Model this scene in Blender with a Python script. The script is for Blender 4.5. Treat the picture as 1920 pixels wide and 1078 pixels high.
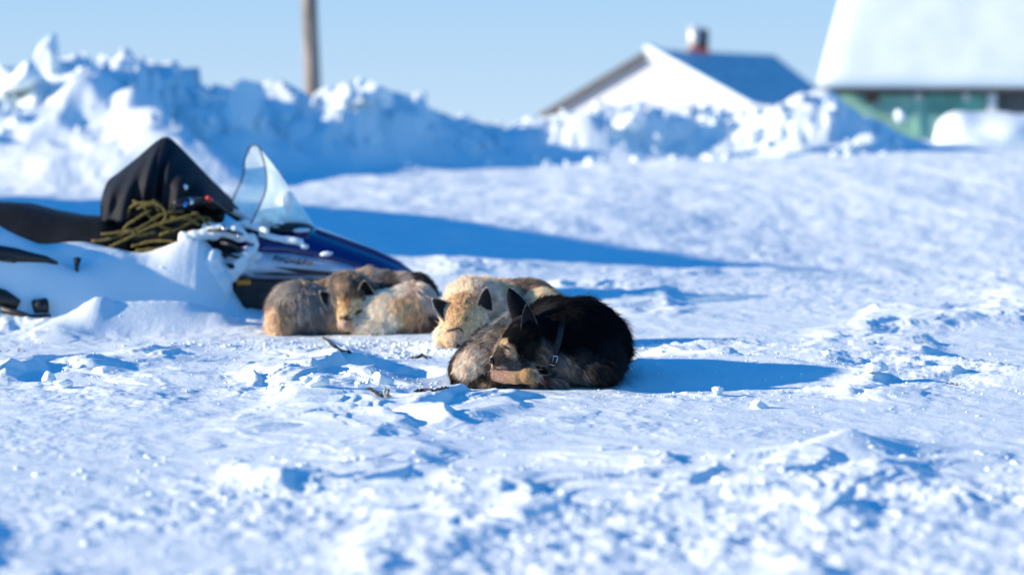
import bpy, math, random
import numpy as np
from mathutils import Vector, Matrix, noise as mnoise
from mathutils.bvhtree import BVHTree

for o in list(bpy.data.objects):
    bpy.data.objects.remove(o)
scene = bpy.context.scene
COL = scene.collection
rng = np.random.default_rng(7)
random.seed(7)

# ---------------------------------------------------------------- camera
FPX = 4533.0            # focal length in pixels of the 1920 wide photograph (85 mm)
CAM_H = 1.05
PITCH = math.atan((539 - 250) / FPX)
cam_data = bpy.data.cameras.new('camera')
cam = bpy.data.objects.new('camera', cam_data)
COL.objects.link(cam)
cam.location = (0, 0, CAM_H)
cam.rotation_euler = (math.pi / 2 - PITCH, 0, 0)
cam_data.lens = 85
cam_data.sensor_width = 36
cam_data.clip_start = 0.1
cam_data.clip_end = 6000
cam_data.dof.use_dof = True
cam_data.dof.focus_distance = 10.0
cam_data.dof.aperture_fstop = 1.5
cam_data.dof.aperture_blades = 0
scene.camera = cam

# ---------------------------------------------------------------- sun and sky
SUN_EL = math.radians(16.5)
SUN_AZ = math.radians(-10)          # from the left, a little towards the camera
LV = Vector((-math.cos(SUN_EL) * math.cos(SUN_AZ), math.cos(SUN_EL) * math.sin(SUN_AZ), math.sin(SUN_EL)))
sd = bpy.data.lights.new('sun', 'SUN')
sd.energy = 5.0
sd.angle = math.radians(0.6)
sd.color = (1.0, 0.83, 0.62)
sun = bpy.data.objects.new('sun', sd)
COL.objects.link(sun)
sun.rotation_euler = LV.to_track_quat('Z', 'Y').to_euler()
sun.location = (-40, 10, 20)

world = bpy.data.worlds.new('World')
scene.world = world
world.use_nodes = True
wn = world.node_tree
wn.nodes.clear()
sky = wn.nodes.new('ShaderNodeTexSky')
sky.sky_type = 'NISHITA'
sky.sun_disc = False
sky.sun_elevation = SUN_EL
# NISHITA: rotation 0 puts the sun on +Y, growing clockwise
sky.sun_rotation = math.atan2(LV.x, LV.y)
sky.altitude = 0
sky.air_density = 1.0
sky.dust_density = 0.0
sky.ozone_density = 6.0
hs = wn.nodes.new('ShaderNodeHueSaturation')
hs.inputs['Saturation'].default_value = 1.18
hs.inputs['Value'].default_value = 1.12
bg = wn.nodes.new('ShaderNodeBackground')
bg.inputs['Strength'].default_value = 0.15
wo = wn.nodes.new('ShaderNodeOutputWorld')
wn.links.new(sky.outputs[0], hs.inputs['Color'])
# pale blue air low over the horizon, the same all the way round
tc = wn.nodes.new('ShaderNodeTexCoord'); sx = wn.nodes.new('ShaderNodeSeparateXYZ')
wn.links.new(tc.outputs['Generated'], sx.inputs[0])
hr = wn.nodes.new('ShaderNodeValToRGB')
hr.color_ramp.interpolation = 'EASE'
e = hr.color_ramp.elements
e[0].position = 0.0; e[0].color = (1, 1, 1, 1)
e[1].position = 0.30; e[1].color = (0, 0, 0, 1)
wn.links.new(sx.outputs['Z'], hr.inputs['Fac'])
hc = wn.nodes.new('ShaderNodeValToRGB')
e = hc.color_ramp.elements
e[0].position = 0.0; e[0].color = (.58, .78, .98, 1)
e[1].position = 0.09; e[1].color = (.32, .57, .90, 1)
wn.links.new(sx.outputs['Z'], hc.inputs['Fac'])
hm = wn.nodes.new('ShaderNodeVectorMath'); hm.operation = 'SCALE'; hm.inputs['Scale'].default_value = 4.2
wn.links.new(hc.outputs['Color'], hm.inputs[0])
mx = wn.nodes.new('ShaderNodeMix'); mx.data_type = 'RGBA'
wn.links.new(hr.outputs['Color'], mx.inputs[0])
wn.links.new(hs.outputs[0], mx.inputs[6]); wn.links.new(hm.outputs[0], mx.inputs[7])
wn.links.new(mx.outputs[2], bg.inputs['Color'])
wn.links.new(bg.outputs[0], wo.inputs['Surface'])

scene.view_settings.view_transform = 'Standard'
scene.view_settings.look = 'None'
scene.view_settings.exposure = 0.64
scene.view_settings.gamma = 1.0
scene.view_settings.use_curve_mapping = False
scene.render.engine = 'CYCLES'
scene.cycles.max_bounces = 8
scene.cycles.diffuse_bounces = 4
scene.cycles.transparent_max_bounces = 16
scene.cycles.use_denoising = True
scene.cycles.sample_clamp_indirect = 6.0

# ---------------------------------------------------------------- helpers
def ray(px, py):
    a = (px - 960) / FPX
    b = (539 - py) / FPX
    cp, sp = math.cos(PITCH), math.sin(PITCH)
    return np.array([a, cp + b * sp, -sp + b * cp])

def P(px, py, Y):
    """World point that the photograph shows at pixel (px, py), at depth Y metres."""
    r = ray(px, py)
    t = Y / r[1]
    return np.array([r[0] * t, Y, CAM_H + r[2] * t])

def PV(px, py, Y):
    return Vector(P(px, py, Y))

def hash2(ix, iy, seed):
    h = (ix.astype(np.int64) * 374761393 + iy.astype(np.int64) * 668265263 + seed * 2147483647) & 0xFFFFFFFF
    h = ((h ^ (h >> 13)) * 1274126177) & 0xFFFFFFFF
    h = (h ^ (h >> 16)) & 0xFFFFFFFF
    return h

def perlin(x, y, seed=0):
    x = np.asarray(x, dtype=np.float64); y = np.asarray(y, dtype=np.float64)
    ix = np.floor(x); iy = np.floor(y)
    fx = x - ix; fy = y - iy
    ux = fx * fx * fx * (fx * (fx * 6 - 15) + 10); uy = fy * fy * fy * (fy * (fy * 6 - 15) + 10)
    def g(dx, dy):
        a = hash2(ix + dx, iy + dy, seed) * (2 * math.pi / 4294967296.0)
        return np.cos(a) * (fx - dx) + np.sin(a) * (fy - dy)
    n0 = g(0, 0) * (1 - ux) + g(1, 0) * ux
    n1 = g(0, 1) * (1 - ux) + g(1, 1) * ux
    return (n0 * (1 - uy) + n1 * uy) * 1.5

def worley(x, y, seed=0):
    """Distance to the nearest cell point and that cell's random number."""
    x = np.asarray(x, dtype=np.float64); y = np.asarray(y, dtype=np.float64)
    ix = np.floor(x); iy = np.floor(y)
    best = np.full(x.shape, 9.0); val = np.zeros(x.shape)
    for dx in (-1, 0, 1):
        for dy in (-1, 0, 1):
            h = hash2(ix + dx, iy + dy, seed)
            px = ix + dx + (h & 0xFFFF) / 65536.0
            py = iy + dy + ((h >> 16) & 0xFFFF) / 65536.0
            d = np.hypot(x - px, y - py)
            m = d < best
            best = np.where(m, d, best)
            val = np.where(m, ((h * 2654435761) & 0xFFFF) / 65536.0, val)
    return best, val

def facets(x, y, seed, tilt):
    """Broken blocks: every cell is its own tilted plane at its own height."""
    x = np.asarray(x, dtype=np.float64); y = np.asarray(y, dtype=np.float64)
    ix = np.floor(x); iy = np.floor(y)
    best = np.full(x.shape, 9.0); out = np.zeros(x.shape)
    for dx in (-1, 0, 1):
        for dy in (-1, 0, 1):
            h = hash2(ix + dx, iy + dy, seed)
            ox = x - (ix + dx + (h & 0xFF) / 256.0); oy = y - (iy + dy + ((h >> 8) & 0xFF) / 256.0)
            d = ox * ox + oy * oy; m = d < best
            v = ((h >> 16) & 0xFF) / 256.0; a = ((h >> 24) & 0xFF) / 256.0 * 6.283
            best = np.where(m, d, best)
            out = np.where(m, (v - .5) * .8 + tilt * (np.cos(a) * ox + np.sin(a) * oy), out)
    return out

def fbm(x, y, seed, octs=3, gain=0.5):
    s = 0; a = 1; f = 1
    for i in range(octs):
        s = s + a * perlin(x * f, y * f, seed + i * 17)
        a *= gain; f *= 2.03
    return s

def sstep(a, b, x):
    t = np.clip((x - a) / (b - a), 0, 1)
    return t * t * (3 - 2 * t)

def new_mesh(name, verts, faces, mat=None, smooth=True, parent=None, loc=(0, 0, 0)):
    """faces: (n,k) int array or a list of tuples."""
    me = bpy.data.meshes.new(name)
    verts = np.asarray(verts, dtype=np.float32) - np.asarray(loc, dtype=np.float32)
    if isinstance(faces, np.ndarray):
        k = faces.shape[1]; n = len(faces)
        me.vertices.add(len(verts)); me.vertices.foreach_set('co', verts.ravel())
        me.loops.add(n * k); me.loops.foreach_set('vertex_index', faces.ravel().astype(np.int32))
        me.polygons.add(n)
        me.polygons.foreach_set('loop_start', (np.arange(n) * k).astype(np.int32))
        me.polygons.foreach_set('loop_total', np.full(n, k, dtype=np.int32))
    else:
        me.from_pydata([tuple(map(float, v)) for v in verts], [], [tuple(int(i) for i in f) for f in faces])
    me.update(calc_edges=True)
    if smooth:
        me.polygons.foreach_set('use_smooth', np.ones(len(me.polygons), dtype=bool))
    if mat:
        me.materials.append(mat)
    o = bpy.data.objects.new(name, me)
    COL.objects.link(o)
    if parent is not None:
        o.parent = parent
        o.location = Vector(loc) - parent.location
    else:
        o.location = loc
    return o

def thing(name, label, cat, loc, group=None):
    o = bpy.data.objects.new(name, None)
    COL.objects.link(o)
    o.location = loc
    o.empty_display_size = 0.2
    tag(o, label, cat, group)
    return o

def tag(o, label=None, cat=None, group=None, kind=None):
    if label: o['label'] = label
    if cat: o['category'] = cat
    if group: o['group'] = group
    if kind: o['kind'] = kind
    return o

class MB:
    """Collects simple shapes in world coordinates, linked as one mesh."""
    def __init__(self):
        self.v = []; self.f = []
    def add(self, vs, fs):
        n = len(self.v)
        self.v += [tuple(map(float, v)) for v in vs]
        self.f += [tuple(i + n for i in f) for f in fs]
        return self
    def box(self, c, s, rot=None):
        c = Vector(c); vs = []
        for dz in (-.5, .5):
            for dx, dy in ((-.5, -.5), (.5, -.5), (.5, .5), (-.5, .5)):
                p = Vector((dx * s[0], dy * s[1], dz * s[2]))
                if rot is not None: p = rot @ p
                vs.append(c + p)
        return self.add(vs, [(3, 2, 1, 0), (4, 5, 6, 7), (0, 1, 5, 4), (1, 2, 6, 5), (2, 3, 7, 6), (3, 0, 4, 7)])
    def tube(self, pts, r, n=8, cap=True, flat=1.0, up=None):
        pts = [Vector(p) for p in pts]
        rs = r if hasattr(r, '__len__') else [r] * len(pts)
        rings = []; prev = Vector(up) if up is not None else None
        for i, p in enumerate(pts):
            t = (pts[min(i + 1, len(pts) - 1)] - pts[max(i - 1, 0)])
            if t.length < 1e-9: t = Vector((0, 0, 1))
            t.normalize()
            a = prev if prev is not None else (Vector((0, 0, 1)) if abs(t.z) < .9 else Vector((1, 0, 0)))
            u = (a - t * a.dot(t))
            if u.length < 1e-6: u = t.orthogonal()
            u.normalize(); w = t.cross(u)
            prev = u
            rings.append([p + (u * math.cos(k * 2 * math.pi / n) + w * math.sin(k * 2 * math.pi / n) * flat) * rs[i] for k in range(n)])
        vs = [q for R in rings for q in R]
        fs = []
        for i in range(len(rings) - 1):
            for k in range(n):
                a = i * n + k; b = i * n + (k + 1) % n
                fs.append((a, b, b + n, a + n))
        if cap:
            fs.append(tuple(range(n - 1, -1, -1)))
            m = (len(rings) - 1) * n
            fs.append(tuple(range(m, m + n)))
        return self.add(vs, fs)
    def grid(self, rows, closed=False):
        m = len(rows[0]); vs = [q for R in rows for q in R]; fs = []
        for i in range(len(rows) - 1):
            for k in range(m if closed else m - 1):
                a = i * m + k; b = i * m + (k + 1) % m
                fs.append((a, b, b + m, a + m))
        return self.add(vs, fs)
    def prism(self, poly, d):
        """poly: list of points; extruded by vector d."""
        d = Vector(d); n = len(poly)
        vs = [Vector(p) for p in poly] + [Vector(p) + d for p in poly]
        fs = [tuple(range(n)), tuple(range(2 * n - 1, n - 1, -1))]
        for i in range(n):
            j = (i + 1) % n
            fs.append((j, i, i + n, j + n))
        return self.add(vs, fs)
    def build(self, name, mat, parent=None, loc=None, smooth=False, bevel=0, solid=0, subsurf=0, auto=None):
        if loc is None:
            if parent is not None: loc = tuple(parent.location)
            else:
                a = np.array(self.v); loc = (float(a[:, 0].mean()), float(a[:, 1].mean()), float(a[:, 2].min()))
        o = new_mesh(name, np.array(self.v), self.f, mat, smooth, parent, loc)
        import bmesh
        bm = bmesh.new(); bm.from_mesh(o.data)
        bmesh.ops.remove_doubles(bm, verts=bm.verts, dist=1e-5)
        bmesh.ops.recalc_face_normals(bm, faces=bm.faces)
        bm.to_mesh(o.data); bm.free()
        if solid:
            m = o.modifiers.new('solid', 'SOLIDIFY'); m.thickness = solid; m.offset = 0
        if subsurf:
            m = o.modifiers.new('sub', 'SUBSURF'); m.levels = subsurf; m.render_levels = subsurf
        if bevel:
            m = o.modifiers.new('bev', 'BEVEL'); m.width = bevel; m.segments = 2; m.limit_method = 'ANGLE'
        return o

# ---------------------------------------------------------------- materials
def mat_new(name):
    m = bpy.data.materials.new(name); m.use_nodes = True
    nt = m.node_tree
    return m, nt, nt.nodes['Principled BSDF']

def bump(nt, bsdf, scale, strength, dist, detail=4, coord=None, rough=0.6):
    n = nt.nodes.new('ShaderNodeTexNoise'); n.inputs['Scale'].default_value = scale
    n.inputs['Detail'].default_value = detail; n.inputs['Roughness'].default_value = rough
    g = nt.nodes.new('ShaderNodeNewGeometry')
    nt.links.new(g.outputs['Position'], n.inputs['Vector'])
    b = nt.nodes.new('ShaderNodeBump'); b.inputs['Strength'].default_value = strength
    b.inputs['Distance'].default_value = dist
    nt.links.new(n.outputs['Fac'], b.inputs['Height'])
    nt.links.new(b.outputs[0], bsdf.inputs['Normal'])
    return n, b

def plain(name, col, rough=0.6, metal=0.0, var=0.25, scale=12, bumpd=0.0, spec=0.5, coat=0.0):
    m, nt, b = mat_new(name)
    b.inputs['Roughness'].default_value = rough
    b.inputs['Metallic'].default_value = metal
    b.inputs['Specular IOR Level'].default_value = spec
    b.inputs['Coat Weight'].default_value = coat
    n = nt.nodes.new('ShaderNodeTexNoise'); n.inputs['Scale'].default_value = scale
    n.inputs['Detail'].default_value = 5
    g = nt.nodes.new('ShaderNodeNewGeometry'); nt.links.new(g.outputs['Position'], n.inputs['Vector'])
    r = nt.nodes.new('ShaderNodeValToRGB')
    r.color_ramp.elements[0].position = .3; r.color_ramp.elements[1].position = .7
    r.color_ramp.elements[0].color = [c * (1 - var) for c in col] + [1]
    r.color_ramp.elements[1].color = [min(1, c * (1 + var)) for c in col] + [1]
    nt.links.new(n.outputs['Fac'], r.inputs['Fac'])
    nt.links.new(r.outputs['Color'], b.inputs['Base Color'])
    if bumpd:
        bump(nt, b, scale * 4, 0.6, bumpd)
    return m

def snow_material():
    m, nt, b = mat_new('snow')
    b.inputs['Roughness'].default_value = 0.75
    b.inputs['Specular IOR Level'].default_value = 0.25
    g = nt.nodes.new('ShaderNodeNewGeometry')
    n = nt.nodes.new('ShaderNodeTexNoise'); n.inputs['Scale'].default_value = 1.7; n.inputs['Detail'].default_value = 6
    nt.links.new(g.outputs['Position'], n.inputs['Vector'])
    r = nt.nodes.new('ShaderNodeValToRGB')
    r.color_ramp.elements[0].position = .35; r.color_ramp.elements[1].position = .65
    r.color_ramp.elements[0].color = (SNOW[0] * .93, SNOW[1] * .95, SNOW[2] * .97, 1)
    r.color_ramp.elements[1].color = (*SNOW, 1)
    nt.links.new(n.outputs['Fac'], r.inputs['Fac'])
    nt.links.new(r.outputs['Color'], b.inputs['Base Color'])
    # grain: two scales of small relief
    n1 = nt.nodes.new('ShaderNodeTexNoise'); n1.inputs['Scale'].default_value = 55; n1.inputs['Detail'].default_value = 6
    n1.inputs['Roughness'].default_value = .65
    nt.links.new(g.outputs['Position'], n1.inputs['Vector'])
    bp = nt.nodes.new('ShaderNodeBump'); bp.inputs['Strength'].default_value = .55; bp.inputs['Distance'].default_value = .006
    nt.links.new(n1.outputs['Fac'], bp.inputs['Height'])
    nt.links.new(bp.outputs[0], b.inputs['Normal'])
    return m

SNOW = (0.82, 0.90, 0.89)
M_SNOW = snow_material()

# ---------------------------------------------------------------- the ground
TS = math.tan(SUN_AZ)
def crest_table(pts, Y):
    a = np.array([P(px, py, Y) for px, py in pts])
    return a[:, 0], a[:, 2]

def toe_y(x):
    return np.interp(x, [-30, -5.5, 0.5, 3.5, 9, 30], [24.0, 24.2, 26.9, 27.6, 28.6, 29.5])
def crest_Y(px, off=2.5):
    Y = 28.0
    for _ in range(12): Y = .5 * Y + .5 * (float(toe_y((px - 960) / FPX * Y)) + off)
    return Y
_bp = ([(-900, 60), (-300, 100), (0, 158), (60, 138), (100, 120), (140, 140), (180, 122), (235, 112), (300, 128), (360, 150),
    (410, 168), (470, 170), (520, 172), (600, 176), (640, 172), (680, 166), (720, 178), (770, 200), (830, 220), (900, 236), (960, 234), (1020, 226),
    (1100, 212), (1200, 214), (1300, 222), (1380, 215), (1450, 205), (1540, 202), (1600, 212), (1640, 224), (1680, 242), (1720, 262), (1760, 274),
    (1850, 278), (1960, 280), (2300, 240), (3200, 200)])
_ba = np.array([P(px, py, crest_Y(px)) for px, py in _bp]); bx_, bz_ = _ba[:, 0], _ba[:, 2]
DRIFT_Y = 13.5
dx_, dz_ = crest_table([(-400, 360), (-100, 385), (0, 404), (50, 420), (100, 438), (150, 446), (200, 456), (270, 470), (310, 464), (345, 450), (378, 446), (400, 466), (420, 510), (436, 560), (452, 612), (500, 640)], DRIFT_Y)
dz_[-1] = 0; dz_[-2] = 0.0
LIP_Y = 12.85
lx_, lz_ = crest_table([(-300, 600), (0, 622), (100, 600), (150, 578), (185, 553), (202, 547), (225, 562), (300, 560), (350, 563), (420, 585), (450, 612), (520, 640)], LIP_Y)
lz_ = np.maximum(lz_, 0); lz_[-1] = 0

def sinterp(x, xs, ys, w):
    s = 0
    for k, g in ((-2, .06), (-1, .24), (0, .40), (1, .24), (2, .06)):
        s = s + g * np.interp(x + k * w, xs, ys)
    return s

def t_base(x, y):
    z = 0.64 * np.clip((y - 12.3) / 14.5, 0, None) ** 1.15
    z = np.where(y > 26.8, 0.64 + 0.012 * np.clip(y - 26.8, 0, 14), z)
    z = z + 0.15 * sstep(-1, 6, x) * sstep(18, 27, y)
    z = z - 0.06 * np.clip(x, -2.5, 2.5) * sstep(14.5, 17, y) * (1 - sstep(19, 24, y))
    return z

def px_of(x, y):
    return 960 + FPX * x / np.maximum(y, 1)

def gauss(x, y, cx, cy, rx, ry):
    return np.exp(-(((x - cx) / rx) ** 2 + ((y - cy) / ry) ** 2))

def GP(px, py):
    """Ground position (flat part) shown at a pixel."""
    r = ray(px, py); t = -CAM_H / r[2]
    return r[0] * t, r[1] * t

def seg_dist(x, y, x0, y0, x1, y1):
    dx, dy = x1 - x0, y1 - y0
    t = np.clip(((x - x0) * dx + (y - y0) * dy) / (dx * dx + dy * dy), 0, 1)
    ex = x - (x0 + t * dx); ey = y - (y0 + t * dy)
    side = np.sign((x - x0) * dy - (y - y0) * dx)
    return np.hypot(ex, ey), t, side

def H(x, y, fine=True):
    x = np.asarray(x, dtype=np.float64); y = np.asarray(y, dtype=np.float64)
    z = t_base(x, y)
    near = 1 - sstep(15, 20, y)
    flat_dog = 1 - np.clip(1.1 * gauss(x, y, 0.12, 10.05, .46, .36) + gauss(x, y, .0, 12.05, .5, .35) + gauss(x, y, -.78, 12.85, .6, .38), 0, 1)
    # --- broad relief
    z = z + 0.028 * fbm(x * .45, y * .35, 3, 2) * flat_dog * sstep(4, 6, y)
    z = z + (1 - near) * 0.06 * fbm(x * .3, y * .28, 5, 2)
    # --- berm of ploughed snow
    cz = np.interp(x, bx_, bz_)
    ty = toe_y(x)
    yw = y + 0.35 * fbm(x * .5, y * .5, 9, 2)
    h0 = np.clip(cz - z, 0, None); wf = .5 + 1.6 * h0
    S = sstep(ty + 2.5 - wf, ty + 2.5, yw) ** 0.8 * (1 - sstep(ty + 2.5, ty + 6, y))
    hb = np.clip(cz - z, 0, None) * S
    z = z + hb
    rub = sstep(.03, .4, hb)
    w1, v1 = worley(x * 1.5, y * 1.5, 21)
    w2, v2 = worley(x * 3.4, y * 3.4, 22)
    z = z + rub * (0.16 * (0.55 - w1) * (.3 + v1) + 0.06 * (0.5 - w2) * (.3 + v2) + 0.06 * fbm(x * 1.2, y * 1.2, 23, 3)
        + np.clip(h0, .35, 1) * (.20 * facets(x * 1.25 + .2 * w2, y * 1.1, 27, .9) + .10 * facets(x * 3.1, y * 2.8, 28, 1.0)))
    # spur on the left whose left flank takes the sun
    a = P(140, 140, 27.0); b = P(450, 335, 23.8)
    d, t, s = seg_dist(x, y, a[0], a[1], b[0], b[1])
    wdt = np.where(s < 0, 0.55, 2.2) * (1.1 - .6 * t)
    z = np.maximum(z, t_base(x, y) + (1.12 * (1 - t) ** .8 + .05) * np.exp(-(d / wdt) ** 1.7) * sstep(22.5, 24.0, y) * (1 + .22 * fbm(x * 1.0, y * 1.0, 24, 3)) * (1 + .25 * (.5 - worley(x * 1.7, y * 1.7, 26)[0]) * (worley(x * 1.7, y * 1.7, 26)[1] > .5)))
    # unseen pile added beside the frame, shaped to throw the long shadow band
    u = y + TS * x
    mu = sstep(16.5, 16.9, u)
    z = z + mu * np.interp(u, [16, 16.7, 17.6, 19.9, 21.7, 23.3, 23.9], [3.1, 3.1, 2.72, 2.25, 1.75, .9, 0]) * np.exp(-np.abs((x + 8.4) / 1.7) ** 3)
    # --- drift over the sledge and the back of the snowmobile
    cz = sinterp(x, dx_, dz_, .055)
    sh_ = .34 * np.clip(x + 1.6, -2.5, 0)
    yd = y - sh_
    yy = yd + 0.03 * fbm(x * 1.4, y * 1.4, 31, 2)
    front = sstep(12.95, DRIFT_Y, yy)
    back = 1 - 0.5 * sstep(DRIFT_Y + .05, DRIFT_Y + .6, yd) - .5 * sstep(DRIFT_Y + .6, DRIFT_Y + 2.2, yd)
    dd = np.maximum(cz - z, 0) * front * back * (y < 17)
    z = z + dd
    z = z + dd * 0.07 * fbm(x * 2.0, y * 2.0, 35, 3)
    # scoops blown out of the drift face
    for (qx, qy, qY, rx, ry, dep) in ((50, 500, 13.15, .28, .16, .07), (330, 540, 13.1, .25, .15, .07), (140, 500, 13.15, .09, .09, .06)):
        q = P(qx, qy, qY)
        z = z - dep * gauss(x, y, q[0], q[1], rx, ry)
    # sharp lip of drift in front of it
    cz = sinterp(x, lx_, lz_, .028)
    prof = np.where(yd < LIP_Y, np.clip(1 - (LIP_Y - yd) / .36, 0, 1) ** 1.3, np.clip(1 - (yd - LIP_Y) / .5, 0, 1) ** 1.2)
    z = np.maximum(z, cz * prof)
    # --- hollows
    hx, hy = GP(1400, 705)
    xa = x - hx; wx_ = sstep(-.62, -.45, xa) * (1 - sstep(.36, .56, xa + .06 * fbm(y * 2.5, x * 2.5, 95, 2)))
    yh = y - .10 * np.clip(xa, -.5, .6)
    ramp = sstep(9.86, 10.62, yh) * (1 - sstep(10.68, 10.95, yh))
    z = z + wx_ * (.062 * ramp - .022 * np.exp(-((yh - 9.97) / .16) ** 2))
    hollow = wx_ * sstep(9.88, 9.96, yh) * (1 - sstep(10.66, 10.78, yh))
    hx, hy = GP(735, 698)
    dpt = gauss(x, y, hx, hy, .22, .30)
    z = z - 0.075 * sstep(.25, .7, dpt)
    z = z + 0.035 * gauss(x, y, hx - .33, hy + .2, .25, .22)
    # wedge of snow on the right in the foreground
    ax_, ay_ = GP(1440, 886); bx2, by2 = GP(1690, 846)
    d, t, sd_ = seg_dist(x, y, ax_, ay_, bx2, by2)
    hh = np.interp(t, [0, .25, .5, .62, .75, 1], [0, .018, .050, .072, .054, .03])
    z = z + hh * np.where(sd_ > 0, np.clip(1 - d / .2, 0, 1), np.exp(-(d / .13) ** 2))
    # --- wind crust: plates with a sharp lee edge
    sa = 0.92 * x + 0.39 * y; sb = -0.39 * x + 0.92 * y
    wxp = sa + .10 * fbm(sa * 2, sb * 2, 41, 2); wyp = sb + .10 * fbm(sa * 2, sb * 2, 47, 2)
    p1 = fbm(wxp * 1.6, wyp * 2.3, 51, 3, .45)
    plate = sstep(-.04, .05, p1) * .012 + sstep(.22, .27, p1) * .014 + sstep(-.30, -.24, p1) * .012
    p2 = 1 - np.abs(fbm(wxp * 2.4, wyp * 3.2, 53, 2))
    ridge = 0.030 * np.clip(p2 - .72, 0, 1) / .28
    saw = wxp * 2.1 + .8 * fbm(wxp * 1.1, wyp * 1.4, 57, 2)
    saw = (saw - np.floor(saw)); saw = np.where(saw < .82, saw / .82, (1 - saw) / .18)
    amp = sstep(-.05, .4, fbm(x * .9, y * .5, 61, 2))
    dmask = 1 - sstep(.02, .12, dd + np.maximum(cz * prof, 0))
    gx, gy = GP(300, 725); gx2, gy2 = GP(900, 800)
    amp = amp + .9 * gauss(x, y, gx, gy, .8, .7) + .5 * gauss(x, y, gx2, gy2, .6, .5)
    rough = near * dmask * (1 - .75 * hollow) * (1 - .65 * gauss(0 * x, y, 0, 8.2, 1, .75)) * np.clip(flat_dog, 0, 1) ** 1.5 * sstep(4, 5, y)
    z = z + rough * (plate * .55 * (.3 + amp) + ridge * .25 * (.2 + amp) + saw * .026 * amp ** 2)
    # --- broken crumbs, where the snow has been trodden
    if fine:
        m = 0.35 * sstep(.15, .5, fbm(x * .8, y * .8, 71, 2))
        m = m + (.45 + .55 * fbm(x * 1.3, y * .9, 74, 2)) * (1 - sstep(6.8, 7.8, y + .45 * fbm(x * .8, y * .5, 72, 2)))
        gx, gy = GP(1600, 700); m = m + 0.9 * gauss(x, y, gx, gy, .65, .75)
        gx, gy = GP(1300, 740); m = m + 0.5 * gauss(x, y, gx, gy, .55, .35)
        gx, gy = GP(720, 655); m = m + 1.1 * gauss(x, y, gx, gy, .62, .42)
        gx, gy = GP(640, 740); m = m + .5 * gauss(x, y, gx, gy, .5, .3)
        gx, gy = GP(1240, 650); m = m + .7 * gauss(x, y, gx, gy, .5, .4)
        m = m + .45 * sstep(13.5, 15, y) * sstep(0.3, 1.6, x) * near + .12 * sstep(13.8, 15, y)
        gx, gy = GP(735, 698); m = m * (1 - .9 * gauss(x, y, gx, gy, .3, .3))
        gx, gy = GP(1400, 705); m = m * (1 - .9 * gauss(x, y, gx, gy, .45, .3))
        m = np.clip(m, 0, 1.1) * dmask * (1 - .6 * hollow) * (1 - sstep(22, 26, y))
        m = m * (1 - np.clip(dd / .15, 0, 1))
        w1, v1 = worley(x * 21, y * 19, 81)
        w2, v2 = worley(x * 43, y * 36, 82)
        w3, v3 = worley(x * 9, y * 8, 83)
        fl = .35 + .65 * flat_dog
        z = z + m * fl * (0.0065 * np.clip(.62 - w1, 0, 1) * (v1 > .25) * (.4 + v1) * 1.6 + .006 * np.clip(.6 - w2, 0, 1) * v2 * 1.6
                     + 0.020 * np.clip(.6 - w3, 0, 1) * (v3 > .6) * fl + .006 * fbm(x * 7, y * 6, 85, 2))
        z = z + near * dmask * (0.0016 * fbm(x * 9, y * 7, 91, 3) + .0035 * np.clip(fbm(wxp * 7, wyp * 3.2, 92, 3), -.2, 1))
        z = z + sstep(14, 17, y) * .015 * fbm(x * 2.4, y * 1.6, 93, 4) * (1 - sstep(40, 60, y))
    return z

def build_ground():
    rows = np.concatenate([np.linspace(-30, 4.2, 12, endpoint=False),
        np.exp(np.linspace(math.log(4.2), math.log(16.0), 860, endpoint=False)),
        np.exp(np.linspace(math.log(16.0), math.log(34.0), 240, endpoint=False)),
        np.exp(np.linspace(math.log(34.0), math.log(3000.0), 50))])
    sc = np.arange(-.235, .2351, .00065)
    out = .235 + np.cumsum(.004 * 1.12 ** np.arange(44))
    s = np.concatenate([-out[::-1], sc, out])
    Y, S = np.meshgrid(rows, s, indexing='ij')
    X = S * np.maximum(Y, 4.2)
    Z = H(X, Y)
    Z = np.where(Y > 34, t_base(X, Y) * 1.0 + .0 * Y, Z)
    V = np.stack([X, Y, Z], -1).reshape(-1, 3)
    R, C = len(rows), len(s)
    i = np.arange(R * C).reshape(R, C)
    F = np.stack([i[:-1, :-1], i[:-1, 1:], i[1:, 1:], i[1:, :-1]], -1).reshape(-1, 4)
    o = new_mesh('snow_ground', V, F, M_SNOW)
    tag(o, 'trampled and wind-packed snow with the ploughed bank behind', kind='structure')
    return o
ground = build_ground()
FUR = True

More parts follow.
